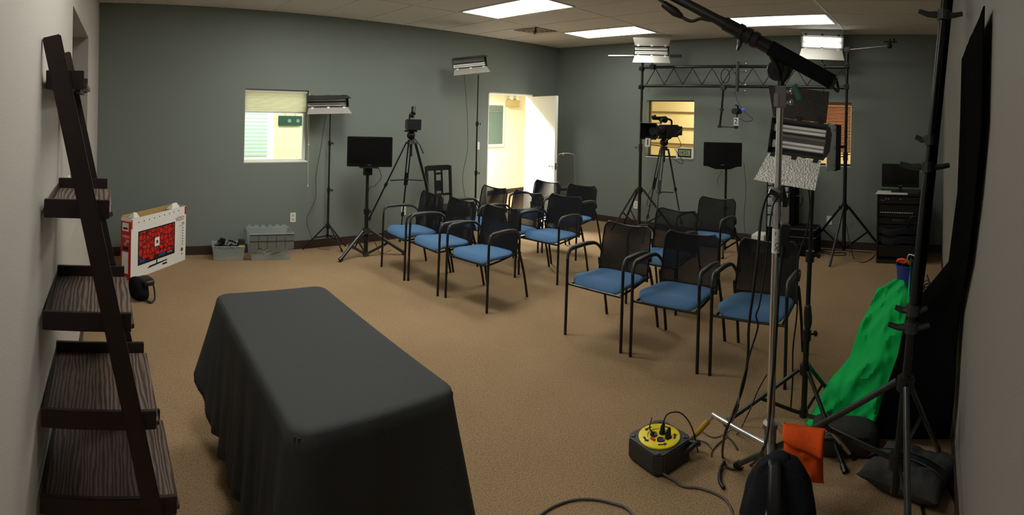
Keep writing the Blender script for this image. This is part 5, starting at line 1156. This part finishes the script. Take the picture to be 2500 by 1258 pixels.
# rolled backdrop strip hanging beside the pole (black outside, green inside)
t = thing('backdrop_cloth', 'narrow dark green and black cloth hanging along the leaning stand pole', 'backdrop', ub(1.2)+V((.05, -.03, -1.2)))
def strip(off, wd, z0, z1, m, nm, ph):
    def fn(u, v):
        z = z0+(z1-z0)*v; p = ub(z); taper = .35+.65*min(1, max(0, (z-.7)/.5))
        return p+V((.035+.02*math.sin(v*11+ph)*u, -(off+wd*u*taper), 0))+V((.012*math.sin(u*9+ph), 0, 0))
    MB().grid(fn, 14, 50).build(nm, m, t, smooth=True, thick=.004)
strip(-.004, .018, .60, 2.6, M_dgreen, 'green_face', 0.); strip(.012, .022, .80, 2.6, M_blackc, 'black_face', 1.)
# cloth helper: rows of sight points (x, y, dist) are laid out as real positions and filled with folds
def cloth(name, lab, rows, m, seed, fold=.02, freq=9, drop=True, org=None, nu=36, sub=6, thick=.003, cat='cloth'):
    R = []
    for r in rows: R.append([V(p) for p in r])
    n = len(R[0]); vs = []; NV = (len(R)-1)*sub
    def rowpt(r, u):
        f = u*(n-1); i = min(int(f), n-2); p, _ = spline_at(r, i, f-i); return p
    def spline_at(r, i, tt):
        a, b, c_, d = r[max(i-1, 0)], r[i], r[i+1], r[min(i+2, n-1)]
        return .5*((2*b)+(c_-a)*tt+(2*a-5*b+4*c_-d)*tt*tt+(3*b-a-3*c_+d)*tt**3), 0
    def fn(u, v):
        f = v*(len(R)-1); j = min(int(f), len(R)-2); tt = f-j; tt = tt*tt*(3-2*tt)*.3+tt*.7
        p = rowpt(R[j], u).lerp(rowpt(R[j+1], u), tt); q = noise.noise(V((u*freq*.55+seed+v*2.2, v*freq*.35, seed)))+.5*noise.noise(V((u*freq*1.3+v*4, v*freq*.9+seed, 3.))); rid = (1-abs(noise.noise(V((u*freq*.5+v*3.5+seed, v*2.5-u, 7.))))*2.4)
        dd = V((p.x, p.y, 0)).normalized(); e = math.sin(min(1, 4*u, 4*(1-u))*PI/2)*.8+.2
        w1 = noise.noise(V((p.x*4+seed, p.y*7, p.z*4))); w2 = 1-abs(noise.noise(V((p.x*5-seed+p.z*3, p.y*8+p.z*4, p.z*2.5))))*3; w3 = 1-abs(noise.noise(V((p.x*4+p.y*7, p.y*10-p.z*5, p.z*3+seed))))*3
        h = (q*.5+w1*.6+max(0, w2)*.9+max(0, w3)*.35)*fold*e; p = p-dd*h*.9+V((0, 0, h*.5)); p.z = max(.006, p.z); return p
    o = MB().grid(fn, nu, NV).build(name, m, smooth=True, thick=thick, origin=org or rows[-1][0]); o.data.shade_smooth(); return tag(o, lab, cat)
gl = []
for y, xl, xr, dl, dr in ((688, 2187, 2207, 3.60, 3.45), (708, 2140, 2216, 3.62, 3.30), (745, 2127, 2217, 3.60, 3.15), (800, 2098, 2206, 3.50, 3.08), (870, 2076, 2194, 3.36, 3.02), (935, 2022, 2172, 3.18, 2.98), (1000, 1990, 2152, 3.02, 2.93), (1040, 1974, 2132, 2.93, 2.86)):
    row = [];
    for k in range(5):
        f = k/4; d_ = dl+(dr-dl)*f-.07*math.sin(f*PI)*(1 if y > 720 else .3); yy = y+(-8 if y == 1040 and k == 2 else 0); row.append(P(xl+(xr-xl)*f, yy, d_))
    L_ = row[0].copy(); dd = V((L_.x, L_.y, 0)).normalized(); back = V((L_.x+dd.x*.10, L_.y+dd.y*.10+.01, max(.006, L_.z-.22)))
    gl.append([back]+row)
cloth('green_cloth', 'bright green screen cloth slumped to the floor beside the leaning stand', gl, M_green, 4.2, .055, 10)
# narrow green edge rising from the pile along the pole
t2 = MB().grid(lambda u, v: P(2213+6*u+8*v*(1-u)+4*v, 745-115*v, 3.2-.1*u), 4, 14).build('green_cloth', M_green, smooth=True, thick=.003, origin=P(2213, 745, 3.2)); tag(t2, 'thin green cloth edge rising from the pile to the leaning pole', 'cloth')
bl = [[P(x, y, d_) for x, y, d_ in ((2360, 145, 2.15), (2384, 112, 1.75), (2410, 72, 1.45), (2448, 18, 1.20))]]
for y, pts in ((300, ((2350, 2.2), (2374, 1.8), (2398, 1.5), (2428, 1.22))), (470, ((2340, 2.35), (2362, 1.9), (2388, 1.6), (2412, 1.35))), (640, ((2316, 2.55), (2338, 2.15), (2362, 1.85), (2384, 1.6))), (760, ((2216, 2.95), (2262, 2.75), (2312, 2.5), (2350, 2.05))), (870, ((2192, 2.90), (2245, 2.75), (2300, 2.55), (2338, 2.25))), (980, ((2152, 2.88), (2215, 2.80), (2280, 2.65), (2330, 2.40))), (1072, ((2128, 2.86), (2200, 2.83), (2268, 2.75), (2318, 2.68)))):
    bl.append([P(x, y, d_) for x, d_ in pts])
top_ = [V((p.x, min(p.y, YS+.03) if False else p.y, 2.3)) for p in bl[0]]
for r in bl:
    for p in r:
        p.y = max(p.y, YS+.02); p.z = max(p.z, .006)
cloth('black_drape_and_shade', 'large black cloth hanging on the right wall, its lower part also standing in for shade', bl, mat('black muslin', (9, 9, 10), 1., spec=.02), 1.7, .018, 8, nu=30, cat='drape')  # cloth above; lower part also blackens the shaded gap along the south wall
cable('floor_cable', [G(2338, 1245, .01), G(2310, 1180, .01), G(2280, 1172, .01), G(2258, 1195, .01), G(2250, 1235, .01), G(2262, 1290, .01)], 'dark cord curling on the carpet in front of the charcoal sandbag', 'cable', M_cable, .006)
